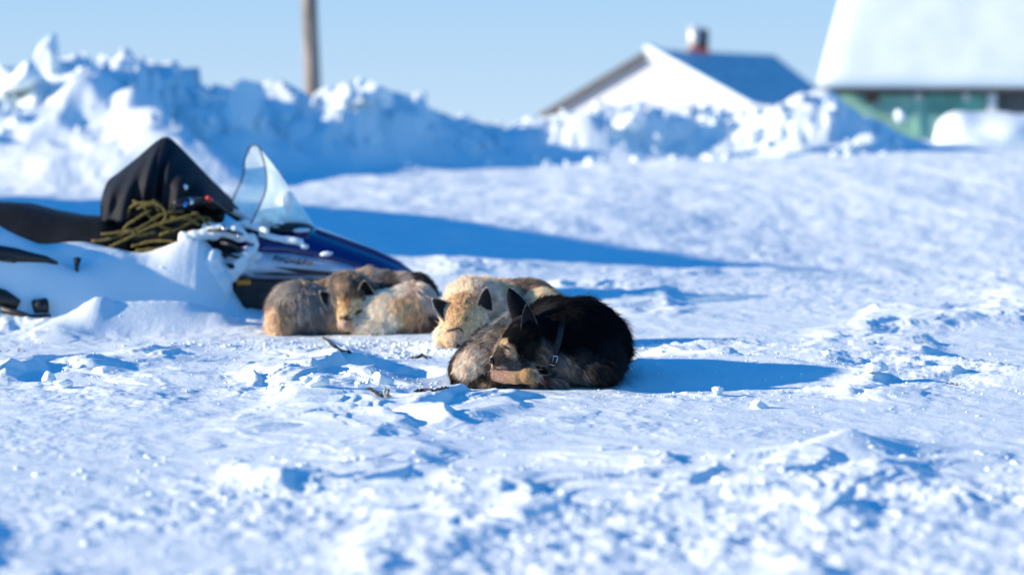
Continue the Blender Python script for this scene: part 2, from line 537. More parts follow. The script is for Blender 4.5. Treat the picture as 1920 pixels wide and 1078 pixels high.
# ================================================================ animals
def surface_nets(f, org, h):
    """Naive surface nets over a scalar grid (inside < 0)."""
    nx, ny, nz = f.shape
    s = f < 0
    c = np.zeros((nx - 1, ny - 1, nz - 1), dtype=np.int8)
    for dx in (0, 1):
        for dy in (0, 1):
            for dz in (0, 1):
                c += s[dx:nx - 1 + dx, dy:ny - 1 + dy, dz:nz - 1 + dz]
    act = (c > 0) & (c < 8)
    ids = -np.ones(act.shape, dtype=np.int64)
    idx = np.argwhere(act)
    ids[act] = np.arange(len(idx))
    acc = np.zeros((len(idx), 3)); cnt = np.zeros(len(idx))
    corners = [(0, 0, 0), (1, 0, 0), (0, 1, 0), (1, 1, 0), (0, 0, 1), (1, 0, 1), (0, 1, 1), (1, 1, 1)]
    for a in range(8):
        for ax, d in ((0, 1), (1, 2), (2, 4)):
            if a & d: continue
            b = a | d
            pa = idx + corners[a]; pb = idx + corners[b]
            va = f[pa[:, 0], pa[:, 1], pa[:, 2]]; vb = f[pb[:, 0], pb[:, 1], pb[:, 2]]
            m = (va < 0) != (vb < 0)
            t = np.where(m, va / np.where(m, va - vb, 1), 0)
            p = pa + (pb - pa) * t[:, None]
            acc += np.where(m[:, None], p, 0); cnt += m
    V = acc / cnt[:, None] * h + org
    F = []
    for ax in range(3):
        o1, o2 = [(1, 2), (2, 0), (0, 1)][ax]
        sl0 = [slice(None)] * 3; sl1 = [slice(None)] * 3
        sl0[ax] = slice(0, -1); sl1[ax] = slice(1, None)
        e = s[tuple(sl0)] != s[tuple(sl1)]
        q = np.argwhere(e)
        q = q[(q[:, o1] > 0) & (q[:, o2] > 0) & (q[:, o1] < f.shape[o1] - 1) & (q[:, o2] < f.shape[o2] - 1)]
        v0 = s[q[:, 0], q[:, 1], q[:, 2]]
        def g(d1, d2):
            r = q.copy(); r[:, o1] -= d1; r[:, o2] -= d2
            return ids[r[:, 0], r[:, 1], r[:, 2]]
        quad = np.stack([g(1, 1), g(0, 1), g(0, 0), g(1, 0)], -1)
        quad = np.where(v0[:, None], quad, quad[:, ::-1])
        F.append(quad)
    F = np.concatenate(F)
    F = F[(F >= 0).all(1)]
    return V, F

class Blob:
    """Smooth union of ellipsoids and tapered capsules given as photo pixels at a depth."""
    def __init__(self, Y, k=0.02):
        self.Y = Y; self.k = k; self.ops = []; self.s = Y / FPX
    def e(self, px, py, dy, rx, ry, rz, rot=0, k=None):
        """Ellipsoid: half axes in pixels across, up and (metres) in depth; rot tilts it in the picture (degrees)."""
        self.ops.append(('e', P(px, py, self.Y + dy), np.array([rx * self.s, rz, ry * self.s]), math.radians(rot), k)); return self
    def c(self, a, b, ra, rb, k=None):
        self.ops.append(('c', P(a[0], a[1], self.Y + a[2]), P(b[0], b[1], self.Y + b[2]), ra * self.s, rb * self.s, k)); return self
    def cut(self, px, py, dy, rx, ry, rz, rot=0, k=.01):
        self.ops.append(('x', P(px, py, self.Y + dy), np.array([rx * self.s, rz, ry * self.s]), math.radians(rot), k)); return self
    def dist(self, X, Y, Z):
        d = np.full(X.shape, 9.0)
        for op in self.ops:
            if op[0] in 'ex':
                _, c, r, rot, k = op
                x = X - c[0]; y = Y - c[1]; z = Z - c[2]
                if rot:
                    x, z = x * math.cos(rot) + z * math.sin(rot), -x * math.sin(rot) + z * math.cos(rot)
                q = np.sqrt((x / r[0]) ** 2 + (y / r[1]) ** 2 + (z / r[2]) ** 2)
                q2 = np.sqrt((x / r[0] ** 2) ** 2 + (y / r[1] ** 2) ** 2 + (z / r[2] ** 2) ** 2)
                di = q * (q - 1) / np.maximum(q2, 1e-6)
            else:
                _, a, b, ra, rb, k = op
                ab = b - a; L2 = float(ab @ ab)
                t = np.clip(((X - a[0]) * ab[0] + (Y - a[1]) * ab[1] + (Z - a[2]) * ab[2]) / L2, 0, 1)
                di = np.sqrt((X - a[0] - t * ab[0]) ** 2 + (Y - a[1] - t * ab[1]) ** 2 + (Z - a[2] - t * ab[2]) ** 2) - (ra + (rb - ra) * t)
            k = self.k if k is None else k
            if op[0] == 'x':
                hh = np.clip(.5 - .5 * (d + di) / k, 0, 1)
                d = d * (1 - hh) - di * hh + k * hh * (1 - hh)
            else:
                hh = np.clip(.5 + .5 * (di - d) / k, 0, 1)
                d = di * (1 - hh) + d * hh - k * hh * (1 - hh)
        return d
    def mesh(self, h, noise=0.0, nscale=20.0):
        lo = np.full(3, 1e9); hi = -lo
        for op in self.ops:
            if op[0] == 'x': continue
            if op[0] == 'e': lo = np.minimum(lo, op[1] - max(op[2])); hi = np.maximum(hi, op[1] + max(op[2]))
            else:
                r = max(op[3], op[4])
                lo = np.minimum(lo, np.minimum(op[1], op[2]) - r); hi = np.maximum(hi, np.maximum(op[1], op[2]) + r)
        lo -= 3 * h + .01; hi += 3 * h + .01
        n = np.ceil((hi - lo) / h).astype(int)
        ax = [lo[i] + h * np.arange(n[i]) for i in range(3)]
        X, Y, Z = np.meshgrid(*ax, indexing='ij')
        d = self.dist(X, Y, Z)
        if noise:
            d = d + noise * (perlin(X * nscale + Z * nscale * .7, Y * nscale - Z * nscale * .6, 5) + perlin(Z * nscale * 1.3 + 3, X * nscale + Y * nscale * .5, 6))
        return surface_nets(d, lo, h)

def ear_mesh(base_l, base_r, tip, back, cup=.25, thick=.006, n=10, m=9):
    """A pricked ear: a cupped triangular shell from base_l-base_r to tip; back = direction of its back."""
    bl, br, tp = [np.array(v, dtype=float) for v in (base_l, base_r, tip)]
    bk = np.array(back, dtype=float); bk /= np.linalg.norm(bk)
    w = np.linalg.norm(br - bl)
    V = []; F = []; inner = []
    for side in (0, 1):
        for i in range(n + 1):
            s = i / n
            ws = (1 - s ** 2.6) ** .9 * (1 - .12 * s) + .04
            c = (bl + br) / 2 * (1 - s) + tp * s
            half = (br - bl) / 2 * ws
            for j in range(m + 1):
                t = -1 + 2 * j / m
                p = c + half * t + bk * (cup * w * ws * (1 - t * t))
                if side == 1: p = p + bk * thick * (1 - .6 * s) * (1 - .7 * abs(t) ** 4)
                V.append(p); inner.append(side == 0)
    N = (n + 1) * (m + 1)
    for side in (0, 1):
        for i in range(n):
            for j in range(m):
                a = side * N + i * (m + 1) + j
                q = (a, a + 1, a + m + 2, a + m + 1)
                F.append(q if side == 0 else q[::-1])
    edge = [i * (m + 1) for i in range(n + 1)] + [n * (m + 1) + j for j in range(1, m + 1)] + [i * (m + 1) + m for i in range(n - 1, -1, -1)]
    for a, b in zip(edge[:-1], edge[1:]):
        F.append((a, b, b + N, a + N))
    return np.array(V), F, np.array(inner)

def fur_material(name, rough=.55, spec=.35, gain=1.0):
    m, nt, b = mat_new(name)
    a = nt.nodes.new('ShaderNodeAttribute'); a.attribute_name = 'coat'
    a.attribute_type = 'GEOMETRY'
    nt.links.new(a.outputs['Color'], b.inputs['Base Color'])
    b.inputs['Roughness'].default_value = rough
    b.inputs['Specular IOR Level'].default_value = spec
    return m
M_FUR = fur_material('dog_fur', .7, .10)
M_SKIN = fur_material('dog_coat_base', .8, .1)

SHARP = 2.8
def coat_eval(pts, blobs):
    """Blend of coat patches: each (pos, radius, colour, length, flow)."""
    W = np.zeros(len(pts)); C = np.zeros((len(pts), 3)); Ln = np.zeros(len(pts)); Fl = np.zeros((len(pts), 3))
    for pos, rad, col, ln, fl, wt in blobs:
        d2 = ((pts - pos) ** 2).sum(1) / rad ** 2
        w = wt * np.exp(-d2 * SHARP) + 1e-7 / (1 + d2)
        W += w; C += w[:, None] * np.array(col); Ln += w * ln; Fl += w[:, None] * np.array(fl)
    return C / W[:, None], Ln / W, Fl / W[:, None]

def sample_mesh(V, F, n):
    F = np.asarray(F)
    T = np.concatenate([F[:, [0, 1, 2]], F[:, [0, 2, 3]]])
    A, B, Cc = V[T[:, 0]], V[T[:, 1]], V[T[:, 2]]
    nr = np.cross(B - A, Cc - A); ar = np.linalg.norm(nr, axis=1)
    return T, A, B, Cc, nr / np.maximum(ar, 1e-12)[:, None], ar

def vnormals(V, F):
    N = np.zeros_like(V)
    T = np.concatenate([F[:, [0, 1, 2]], F[:, [0, 2, 3]]])
    nr = np.cross(V[T[:, 1]] - V[T[:, 0]], V[T[:, 2]] - V[T[:, 0]])
    for k in range(3): np.add.at(N, T[:, k], nr)
    return N / np.maximum(np.linalg.norm(N, axis=1), 1e-12)[:, None]

def make_dog(name, label, Y, shape, ears, coat, n_hair, h=.006, loc_px=(1000, 720), rad=.0006, group=None, no_fur=None, clump=.018, extra_short=None, cmod=1.0):
    loc = P(loc_px[0], loc_px[1], Y); loc[2] = 0.0
    root = thing(name, label, 'dog', tuple(loc), group)
    s = Y / FPX
    V, F = shape.mesh(h)
    # drop what is below the snow
    N = vnormals(V, F)
    blobs = [(P(px, py, Y + dy), r * s, col, ln * s, fl, wt) for (px, py, dy, r, col, ln, fl, wt) in coat]
    col, _, _ = coat_eval(V, blobs)
    allV = [V]; faces = [tuple(map(int, f)) for f in F]; cols = [col * .45]
    off = len(V)
    ear_data = []
    for (bl, br, tp, back, inner_col, outer_col, rim_col) in ears:
        ev, ef, inn = ear_mesh(bl, br, tp, back)
        faces += [tuple(int(i) + off for i in f) for f in ef]
        cc = np.where(inn[:, None], np.array(inner_col)[None], np.array(outer_col)[None]).astype(float)
        nE = len(ev) // 2
        jj = np.arange(len(ev)) % 10; ii = (np.arange(len(ev)) % nE) // 10
        rim = (jj == 0) | (jj == 9) | (ii == 10)
        cc[rim] = rim_col
        allV.append(ev); cols.append(cc); off += len(ev)
        ear_data.append((ev, inn, inner_col, outer_col, rim_col, tp, back))
    VV = np.concatenate(allV); CC = np.concatenate(cols)
    body = new_mesh('body', VV, faces, M_SKIN, True, root, tuple(loc))
    at = body.data.color_attributes.new('coat', 'FLOAT_COLOR', 'POINT')
    at.data.foreach_set('color', np.concatenate([CC, np.ones((len(CC), 1))], 1).astype(np.float32).ravel())
    # ---- fur
    T, A, B, Cc, nr, ar = sample_mesh(V, F, n_hair)
    cen = (A + B + Cc) / 3
    w = ar * np.where(nr[:, 1] > .55, .25, 1.0) * (cen[:, 2] > -.02)
    idx = rng.choice(len(T), n_hair, p=w / w.sum())
    r1 = np.sqrt(rng.random(n_hair)); r2 = rng.random(n_hair)
    a0, a1, a2 = (1 - r1), r1 * (1 - r2), r1 * r2
    R = A[idx] * a0[:, None] + B[idx] * a1[:, None] + Cc[idx] * a2[:, None]
    NN = N[T[idx, 0]] * a0[:, None] + N[T[idx, 1]] * a1[:, None] + N[T[idx, 2]] * a2[:, None]
    NN /= np.linalg.norm(NN, axis=1)[:, None]
    tint = np.array([1.03, .98, .99]) if cmod < .7 else np.ones(3)
    jit = R + rng.normal(0, .004, R.shape)
    col, ln, fl = coat_eval(jit, blobs)
    warm = np.clip((col.mean(1) - .03) / .12, 0, 1)[:, None]
    col = col * (1 + warm * (np.array([1.28, 1.26, 1.24]) * tint - 1))
    fl = fl - NN * (fl * NN).sum(1)[:, None]
    fl /= np.maximum(np.linalg.norm(fl, axis=1), .25)[:, None]
    # clumps share one direction offset
    q = R / clump
    cx = perlin(q[:, 0] + q[:, 2] * .37, q[:, 1] * .8 + q[:, 2], 11); cy = perlin(q[:, 1] * .9 + q[:, 2] * .6 + 5, q[:, 0] - q[:, 2] * .4, 12); cz = perlin(q[:, 2] + q[:, 0] * .5, q[:, 1] + 9 - q[:, 0] * .3, 13)
    co = np.stack([cx, cy, cz], 1)
    dirv = NN * .50 + fl * .92 + co * (.62 * cmod ** .5) + rng.normal(0, .13, R.shape)
    dirv /= np.linalg.norm(dirv, axis=1)[:, None]
    ln = ln * (.65 + .5 * rng.random(n_hair) + .7 * (rng.random(n_hair) < .07)) * (1 + .3 * cx)
    col = col * np.exp(cmod * (.45 * cy + .25 * cx))[:, None]
    if extra_short is not None:
        ln = ln * extra_short(R)
    ln = np.maximum(ln, .0015)
    # hair over the ears
    ER, ED, EL, EC = [], [], [], []
    for (ev, inn, ic, oc, rc, tp, back) in ear_data:
        k = n_hair // 16
        nE = len(ev) // 2; sd_ = rng.integers(0, 2, k); fi = rng.random(k) * 10; fj = rng.random(k) * 9
        i0_ = np.minimum(fi.astype(int), 9); j0_ = np.minimum(fj.astype(int), 8); fi -= i0_; fj -= j0_
        b0 = sd_ * nE + i0_ * 10 + j0_
        p = (ev[b0] * ((1 - fi) * (1 - fj))[:, None] + ev[b0 + 1] * ((1 - fi) * fj)[:, None] + ev[b0 + 10] * (fi * (1 - fj))[:, None] + ev[b0 + 11] * (fi * fj)[:, None]) + rng.normal(0, .0012, (k, 3))
        i = sd_ * nE + (i0_ + (fi > .5)) * 10 + j0_ + (fj > .5)
        up = np.array(tp) - p; up /= np.maximum(np.linalg.norm(up, axis=1), 1e-4)[:, None]
        bk = np.array(back) / np.linalg.norm(back)
        sgn = np.where(inn[i], -1.0, 1.0)
        d = up * .8 + bk[None] * sgn[:, None] * .35 + rng.normal(0, .2, (k, 3))
        d /= np.linalg.norm(d, axis=1)[:, None]
        nE = len(ev) // 2
        jj = i % 10; ii = (i % nE) // 10
        rim = (jj == 0) | (jj == 9) | (ii >= 10)
        c = np.where(inn[i][:, None], np.array(ic), np.array(oc)); c[rim] = rc
        ER.append(p); ED.append(d); EL.append(np.full(k, .0032) * (.5 + rng.random(k))); EC.append(c)
    if ER:
        R = np.concatenate([R] + ER); dirv = np.concatenate([dirv] + ED); ln = np.concatenate([ln] + EL); col = np.concatenate([col] + EC)
        NN = np.concatenate([NN] + ED)
    n = len(R); K = 5
    tt = np.linspace(0, 1, K)
    droop = np.array([0, 0, -1.0])
    pts = R[:, None, :] + dirv[:, None, :] * (ln[:, None] * tt)[:, :, None] + (droop * .12 - NN * .22)[:, None, :] * (ln[:, None] * tt ** 2)[:, :, None]
    pts[:, :, 2] = np.maximum(pts[:, :, 2], -.03)
    pts = pts - loc
    cu = bpy.data.hair_curves.new('fur')
    cu.add_curves([K] * n)
    cu.attributes['position'].data.foreach_set('vector', pts.astype(np.float32).ravel())
    rr = np.tile(rad * np.array([1, 1, .85, .6, .15]), n).astype(np.float32)
    (cu.attributes.get('radius') or cu.attributes.new('radius', 'FLOAT', 'POINT')).data.foreach_set('value', rr)
    var = np.exp(rng.normal(0, .20, n))[:, None]
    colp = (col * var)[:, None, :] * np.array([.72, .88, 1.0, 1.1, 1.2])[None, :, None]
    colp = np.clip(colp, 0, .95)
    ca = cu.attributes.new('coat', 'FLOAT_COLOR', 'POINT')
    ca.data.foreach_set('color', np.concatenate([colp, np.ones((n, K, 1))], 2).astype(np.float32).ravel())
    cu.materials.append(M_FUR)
    fo = bpy.data.objects.new('fur', cu)
    COL.objects.link(fo); fo.parent = root
    fo['kind'] = 'stuff'
    bvh = BVHTree.FromPolygons([Vector(v) for v in V], [tuple(map(int, f)) for f in F])
    return root, bvh, loc

def on_surface(bvh, px, py, lift=0.0):
    o = Vector((0, 0, CAM_H)); d = Vector(ray(px, py)).normalized()
    hit = bvh.ray_cast(o, d)
    if hit[0] is None: return None, None
    return hit[0] - d * lift, hit[1]

BLACK = (.0020, .0030, .0052); CHAR = (.017, .017, .020); GREY = (.16, .15, .14); TAN = (.50, .33, .19); CREAM = (.72, .60, .46)
GOLD = (.58, .36, .17); WHITE = (.80, .76, .70); DGOLD = (.30, .19, .10); PINK = (.60, .36, .28)
U = (0, 0, 1); 
# ---------------------------------------------------------------- the black dog in front
Y1 = 10.0
b = Blob(Y1, .022)
b.e(1092, 640, .12, 70, 78, .17, 0)                      # shoulders and ribs
b.e(1128, 668, .08, 38, 50, .14, 0)
b.c((1108, 650, .20), (1010, 640, .34), 70, 56)          # back curling round behind
b.c((1010, 640, .34), (925, 660, .20), 58, 48)
b.c((968, 618, .04), (895, 676, -.02), 34, 38, .03)       # thigh
b.e(880, 692, .0, 36, 34, .09, 0)
b.c((862, 712, -.05), (925, 716, -.09), 14, 12, .012)    # tail end lying round the foot
b.c((1062, 618, .05), (1002, 636, -.06), 54, 34, .03)    # neck
b.e(1035, 612, .10, 50, 52, .12, 0, .03)
b.e(1062, 672, -.02, 44, 38, .10, 0, .03)                # ruff
b.e(1110, 690, -.01, 48, 26, .11, 0, .03)
b.e(988, 622, -.09, 33, 32, .075, 0, .02)                # skull
b.e(1008, 655, -.09, 26, 26, .06, 0, .02)                # cheek
b.c((968, 638, -.11), (939, 674, -.135), 26, 17, .02)  # muzzle
b.c((950, 684, -.12), (985, 688, -.10), 9, 16, .012)     # jaw
b.c((928, 705, -.12), (968, 708, -.15), 11, 12, .010)    # hind foot drawn under the chin
b.e(988, 705, -.15, 17, 14.5, .036, 0, .012)
b.c((1000, 714, -.12), (1050, 714, -.10), 8, 8, .01)     # fore paw behind it
sh1 = b
def e3(px, py, dy, Y): return P(px, py, Y + dy)
ears1 = [
    (e3(963, 602, -.08, Y1), e3(1000, 590, -.04, Y1), e3(954, 541, -.05, Y1), (.25, -.95, .1), BLACK, (.006, .007, .009), (.015, .015, .018)),
    (e3(978, 634, -.150, Y1), e3(1012, 630, -.125, Y1), e3(987, 571, -.185, Y1), (.15, 1, .15), (.022, .022, .026), BLACK, (.10, .09, .08)),
]
LF = (-.9, -.1, -.25); RT = (.9, 0, -.35); DN = (.25, -.2, -.9)
coat1 = [
    # px, py, dy, radius px, colour, length px, flow, weight
    (1100, 575, .10, 55, BLACK, 22, (.55, -.2, .35), 1), (1060, 570, .05, 40, BLACK, 20, (.4, -.2, .35), 1), (1150, 610, .10, 45, BLACK, 22, (.8, -.2, -.1), 1),
    (1100, 620, -.05, 48, BLACK, 20, (.7, -.2, -.4), 1.2), (1150, 670, .0, 40, CHAR, 20, (.5, -.3, -.7), 1), (1165, 700, .05, 30, BLACK, 18, (.4, -.2, -.8), 1),
    (1130, 640, -.08, 20, (.07, .07, .075), 20, (.8, -.3, -.4), 1), (1095, 672, -.10, 22, (.05, .048, .046), 20, (.7, -.3, -.6), 1),
    (1050, 690, -.12, 20, (.17, .15, .13), 18, (.5, -.3, -.8), 1), (1085, 700, -.12, 20, (.11, .10, .09), 18, (.5, -.3, -.8), 1), (1120, 700, -.1, 20, CHAR, 18, (.4, -.3, -.8), 1),
    (1040, 600, -.05, 28, BLACK, 14, (.8, -.2, -.2), 1), (1020, 575, -.0, 22, (.03, .03, .034), 14, (.8, -.2, .3), 1),
    (1020, 668, -.14, 18, (.10, .09, .08), 15, (.5, -.3, -.8), 1.2), (1005, 690, -.14, 14, (.33, .28, .22), 14, (.3, -.3, -.9), 1.1), (1000, 660, -.14, 14, (.02, .019, .018), 9, (.5, -.3, -.7), 1),
    (985, 612, -.16, 22, BLACK, 6, (.6, -.1, .5), 1.4), (975, 590, -.10, 14, (.035, .036, .04), 6, (.5, 0, .6), 1), (958, 622, -.14, 14, BLACK, 4, (.5, 0, .7), 1.2),
    (961, 610, -.15, 5, (.22, .17, .10), 4, (.5, 0, .6), 1.5),
    (968, 640, -.17, 12, BLACK, 4, (.5, 0, .6), 1.2), (946, 642, -.15, 6, (.60, .42, .24), 3, (.5, 0, .7), 1.6), (957, 658, -.165, 9, (.66, .46, .29), 3, (.5, 0, .7), 1.2), (949, 652, -.16, 3.2, (.004, .004, .004), 1.5, (.5, 0, .7), 6), (954, 654, -.165, 2.6, (.004, .004, .004), 1.5, (.5, 0, .7), 5), (972, 652, -.17, 10, BLACK, 4, (.5, 0, .6), 1.4),
    (962, 668, -.165, 6, (.42, .32, .23), 3, (.5, 0, .7), 1.2), (938, 664, -.16, 9, (.06, .05, .045), 2.5, (.5, 0, .7), 1.2), (930, 676, -.15, 8, (.04, .036, .035), 2.5, (.5, 0, .6), 1.4),
    (940, 691, -.15, 6, (.42, .37, .35), 2.5, (.5, 0, .3), 1.2), (952, 681, -.16, 9, (.10, .085, .075), 4, (.6, 0, .2), 1), (966, 684, -.16, 9, (.24, .19, .15), 6, (.6, 0, -.2), 1), (985, 685, -.15, 10, (.09, .08, .07), 9, (.6, -.2, -.5), 1),
    (935, 608, .0, 18, (.17, .168, .16), 11, (-.8, -.1, -.45), 1), (960, 595, .03, 14, (.30, .30, .30), 11, (-.8, -.1, -.3), 1), (905, 628, .0, 16, (.19, .175, .155), 12, (-.75, -.1, -.6), 1), (877, 650, .0, 17, (.07, .067, .064), 12, (-.6, -.1, -.8), 1.7),
    (858, 680, .0, 16, (.04, .038, .036), 10, (-.4, -.1, -.9), 1.6), (925, 638, -.06, 17, (.40, .33, .24), 11, (-.75, -.1, -.5), 1.1), (945, 625, -.05, 12, (.38, .29, .19), 10, (-.75, -.1, -.4), 1),
    (905, 655, -.06, 14, (.30, .23, .16), 12, (-.7, -.1, -.6), 1), (930, 660, -.08, 10, (.30, .21, .13), 8, (-.6, -.1, -.7), 1), (900, 668, -.08, 18, (.70, .56, .43), 12, (-.65, -.1, -.65), 1.2),
    (876, 690, -.07, 17, (.74, .60, .47), 13, (-.6, -.1, -.7), 1.3), (895, 692, -.09, 15, (.72, .56, .43), 9, (-.7, -.1, -.5), 1.1), (915, 684, -.09, 9, (.22, .16, .11), 6, (-.6, -.1, -.6), 1),
    (855, 716, -.06, 14, BLACK, 13, (-.5, -.3, -.7), 1.6), (880, 722, -.09, 12, (.03, .026, .024), 12, (-.3, -.3, -.7), 1.3), (905, 708, -.10, 11, (.04, .033, .028), 9, (-.6, -.2, -.5), 1.4), (908, 722, -.11, 9, (.30, .23, .15), 9, (-.2, -.3, -.7), 1.2), (925, 724, -.11, 8, (.05, .04, .035), 8, (.2, -.3, -.8), 1),
    (938, 702, -.15, 9, (.58, .36, .28), .8, (1, 0, 0), 5), (960, 708, -.16, 9, (.60, .38, .24), 1, (1, 0, -.2), 5), (985, 703, -.18, 14, (.60, .38, .19), 1.2, (1, 0, -.2), 8), (1020, 714, -.14, 10, (.12, .05, .04), 2, (1, 0, -.2), 1.6), (1045, 714, -.13, 8, (.10, .05, .04), 2, (1, 0, -.2), 1.2),
    (1000, 600, .4, 60, BLACK, 18, (0, .5, .5), .5),
]
collar_px = [(1054, 596), (1052, 620), (1046, 645), (1038, 668), (1033, 690), (1030, 702)]
def short1(R):
    f = np.ones(len(R))
    rp = FPX * R[:, 0] / R[:, 1] + 960; b_ = (R[:, 2] - CAM_H) / R[:, 1]
    pyy = 539 - FPX * ((b_ * math.cos(PITCH) + math.sin(PITCH)) / (math.cos(PITCH) - b_ * math.sin(PITCH)))
    for (ax, ay), (bx2, by2) in zip(collar_px[:-1], collar_px[1:]):
        t = np.clip(((rp - ax) * (bx2 - ax) + (pyy - ay) * (by2 - ay)) / ((bx2 - ax) ** 2 + (by2 - ay) ** 2), 0, 1)
        d = np.hypot(rp - ax - t * (bx2 - ax), pyy - ay - t * (by2 - ay))
        if ay >= 640: f = np.minimum(f, np.where((d < 8) & (R[:, 1] < Y1 + .1), .25, 1))
    return f
dog1, bvh1, loc1 = make_dog('black_dog', 'black and tan dog with a buckled collar, curled up asleep closest to the camera', Y1, sh1, ears1, coat1, 110000 if FUR else 2000, .0055, (1010, 720), .00062, extra_short=short1, cmod=.92)

M_LID = plain('closed_lid', (.008, .007, .007), .6, 0, .3, 100)
def lid(bvh, pts, root, r=.0022, lift=.004, name='closed_eye'):
    q = [on_surface(bvh, x, y, lift)[0] for x, y in pts]
    q = [p for p in q if p is not None]
    if len(q) > 1:
        m = MB(); n = len(q)
        m.tube(q, [r * (.45 + .55 * math.sin(math.pi * (k + .5) / n)) for k in range(n)], 6)
        m.build(name, M_LID, root, smooth=True)
lid(bvh1, [(940, 646), (944, 649), (949, 652), (954, 655), (958, 660)], dog1, .0026, .0055)
nb = MB()
c = P(921, 676, Y1 - .150)
rows = []
for i in range(9):
    th = math.pi * i / 8
    rows.append([c + np.array([math.sin(th) * math.cos(2 * math.pi * k / 12) * .013, math.sin(th) * math.sin(2 * math.pi * k / 12) * .014 - .002, math.cos(th) * .0125 * (1 + .2 * math.cos(2 * math.pi * k / 12))]) for k in range(12)])
nb.grid(rows, True)
M_NOSE = plain('wet_nose', (.012, .011, .012), .35, 0, .3, 300, .0008)
nb.build('nose', M_NOSE, dog1, smooth=True)

M_STRAP = plain('strap_leather', (.004, .0045, .005), .6, 0, .4, 90, .0006)
M_STEEL = plain('steel', (.62, .62, .64), .28, 1.0, .1, 40)
M_BRASS = plain('brass', (.75, .50, .12), .28, 1.0, .15, 60)
def collar_points(lift=.018):
    out = []
    for k in range(25):
        t = k / 24 * (len(collar_px) - 1); i = min(int(t), len(collar_px) - 2); f = t - i
        px = collar_px[i][0] * (1 - f) + collar_px[i + 1][0] * f; py = collar_px[i][1] * (1 - f) + collar_px[i + 1][1] * f
        h, n = on_surface(bvh1, px, py, lift * min(1, .1 + k / 6))
        if h is not None: out.append((h, n))
    return out
cp = collar_points(.016)
import mathutils
pos = [p for p, n in cp]
for _ in range(6):
    pos = [pos[0]] + [(pos[i - 1] + pos[i] * 2 + pos[i + 1]) / 4 for i in range(1, len(pos) - 1)] + [pos[-1]]
m = MB(); rows = []
for i, p in enumerate(pos):
    t = (pos[min(i + 1, len(pos) - 1)] - pos[max(i - 1, 0)]).normalized()
    n = (Vector((0, 0, CAM_H)) - p).normalized(); w = t.cross(n).normalized()
    wd = .0125
    rows.append([p + w * wd, p + w * wd + n * .003, p - w * wd + n * .003, p - w * wd])
m.grid(rows, True)
strap = m.build('collar', M_STRAP, dog1, smooth=False, bevel=.0008)
# buckle: a square steel frame with its tongue, over the strap
i0 = min(range(len(pos)), key=lambda i: abs((pos[i] - PV(1037, 674, pos[i].y)).length))
p = pos[i0]; t = (pos[i0 + 2] - pos[i0 - 2]).normalized(); n = (Vector((0, 0, CAM_H)) - p).normalized(); w = t.cross(n).normalized()
m = MB(); a_, b_ = .0205, .0165
cs = [p + t * a_ + w * b_, p + t * a_ - w * b_, p - t * a_ - w * b_, p - t * a_ + w * b_]
cs = [c + n * .007 for c in cs]
for i in range(4):
    m.tube([cs[i], cs[(i + 1) % 4]], .0024, 8)
bk = m.build('buckle', M_STEEL, dog1, smooth=True)
m = MB(); m.tube([p - t * a_ + n * .009, p + n * .008, p + t * (a_ * .5) + n * .006], .0014, 6)
bk2 = m.build('tongue', M_STEEL, dog1, smooth=True)
m = MB(); m.tube([p + t * .004 + n * .0035, p + t * .004 + n * .0062], .0022, 8); m.build('rivet', M_STEEL, dog1)
# brass clip hanging down from the collar
q = PV(1029, 698, pos[-1].y - .012)
m = MB()
m.tube([q, q + Vector((0, 0, -.016))], .0034, 8)
m.tube([q + Vector((0, 0, -.016)), q + Vector((-.001, 0, -.024)), q + Vector((.001, 0, -.034)), q + Vector((0, 0, -.040))], [.0028, .005, .0045, .0025], 8)
m.tube([q + Vector((math.cos(k * math.pi / 8) * .006, 0, -.044 + math.sin(k * math.pi / 8) * .006)) for k in range(17)], .0016, 6)
m.build('clip', M_BRASS, dog1, smooth=True)

# ---------------------------------------------------------------- tan dog behind it
SHARP = 3.0
Y2 = 11.6
b = Blob(Y2, .03)
b.e(868, 588, .02, 42, 38, .10, -12)                     # skull
b.c((862, 600, -.02), (852, 638, -.08), 30, 17, .03)     # muzzle
b.e(840, 630, .0, 24, 25, .07, 0, .03)                   # cheek
b.e(895, 622, .02, 30, 26, .08, 0, .03)
b.e(885, 558, .12, 50, 34, .12, 8)                       # neck and ruff
b.c((890, 580, .26), (990, 588, .34), 58, 62, .05)
b.c((990, 588, .34), (1060, 610, .22), 58, 44, .05)
b.e(1020, 575, .18, 40, 32, .10, -18)
b.e(930, 630, .12, 60, 28, .12)
sh2 = b
ears2 = [  # insides coloured dark as in shade, pale rim fur lightened as if sunlit
    (P(834, 604, Y2 - .06), P(856, 578, Y2 - .03), P(810, 560, Y2 - .07), (.35, 1, .1), (.03, .03, .033), (.35, .26, .17), (.75, .62, .48)),
    (P(893, 578, Y2 - .05), P(924, 584, Y2 + .0), P(913, 539, Y2 - .05), (.1, 1, .1), (.028, .028, .03), (.35, .26, .17), (.72, .58, .44)),
]
TG = (.42, .30, .17)
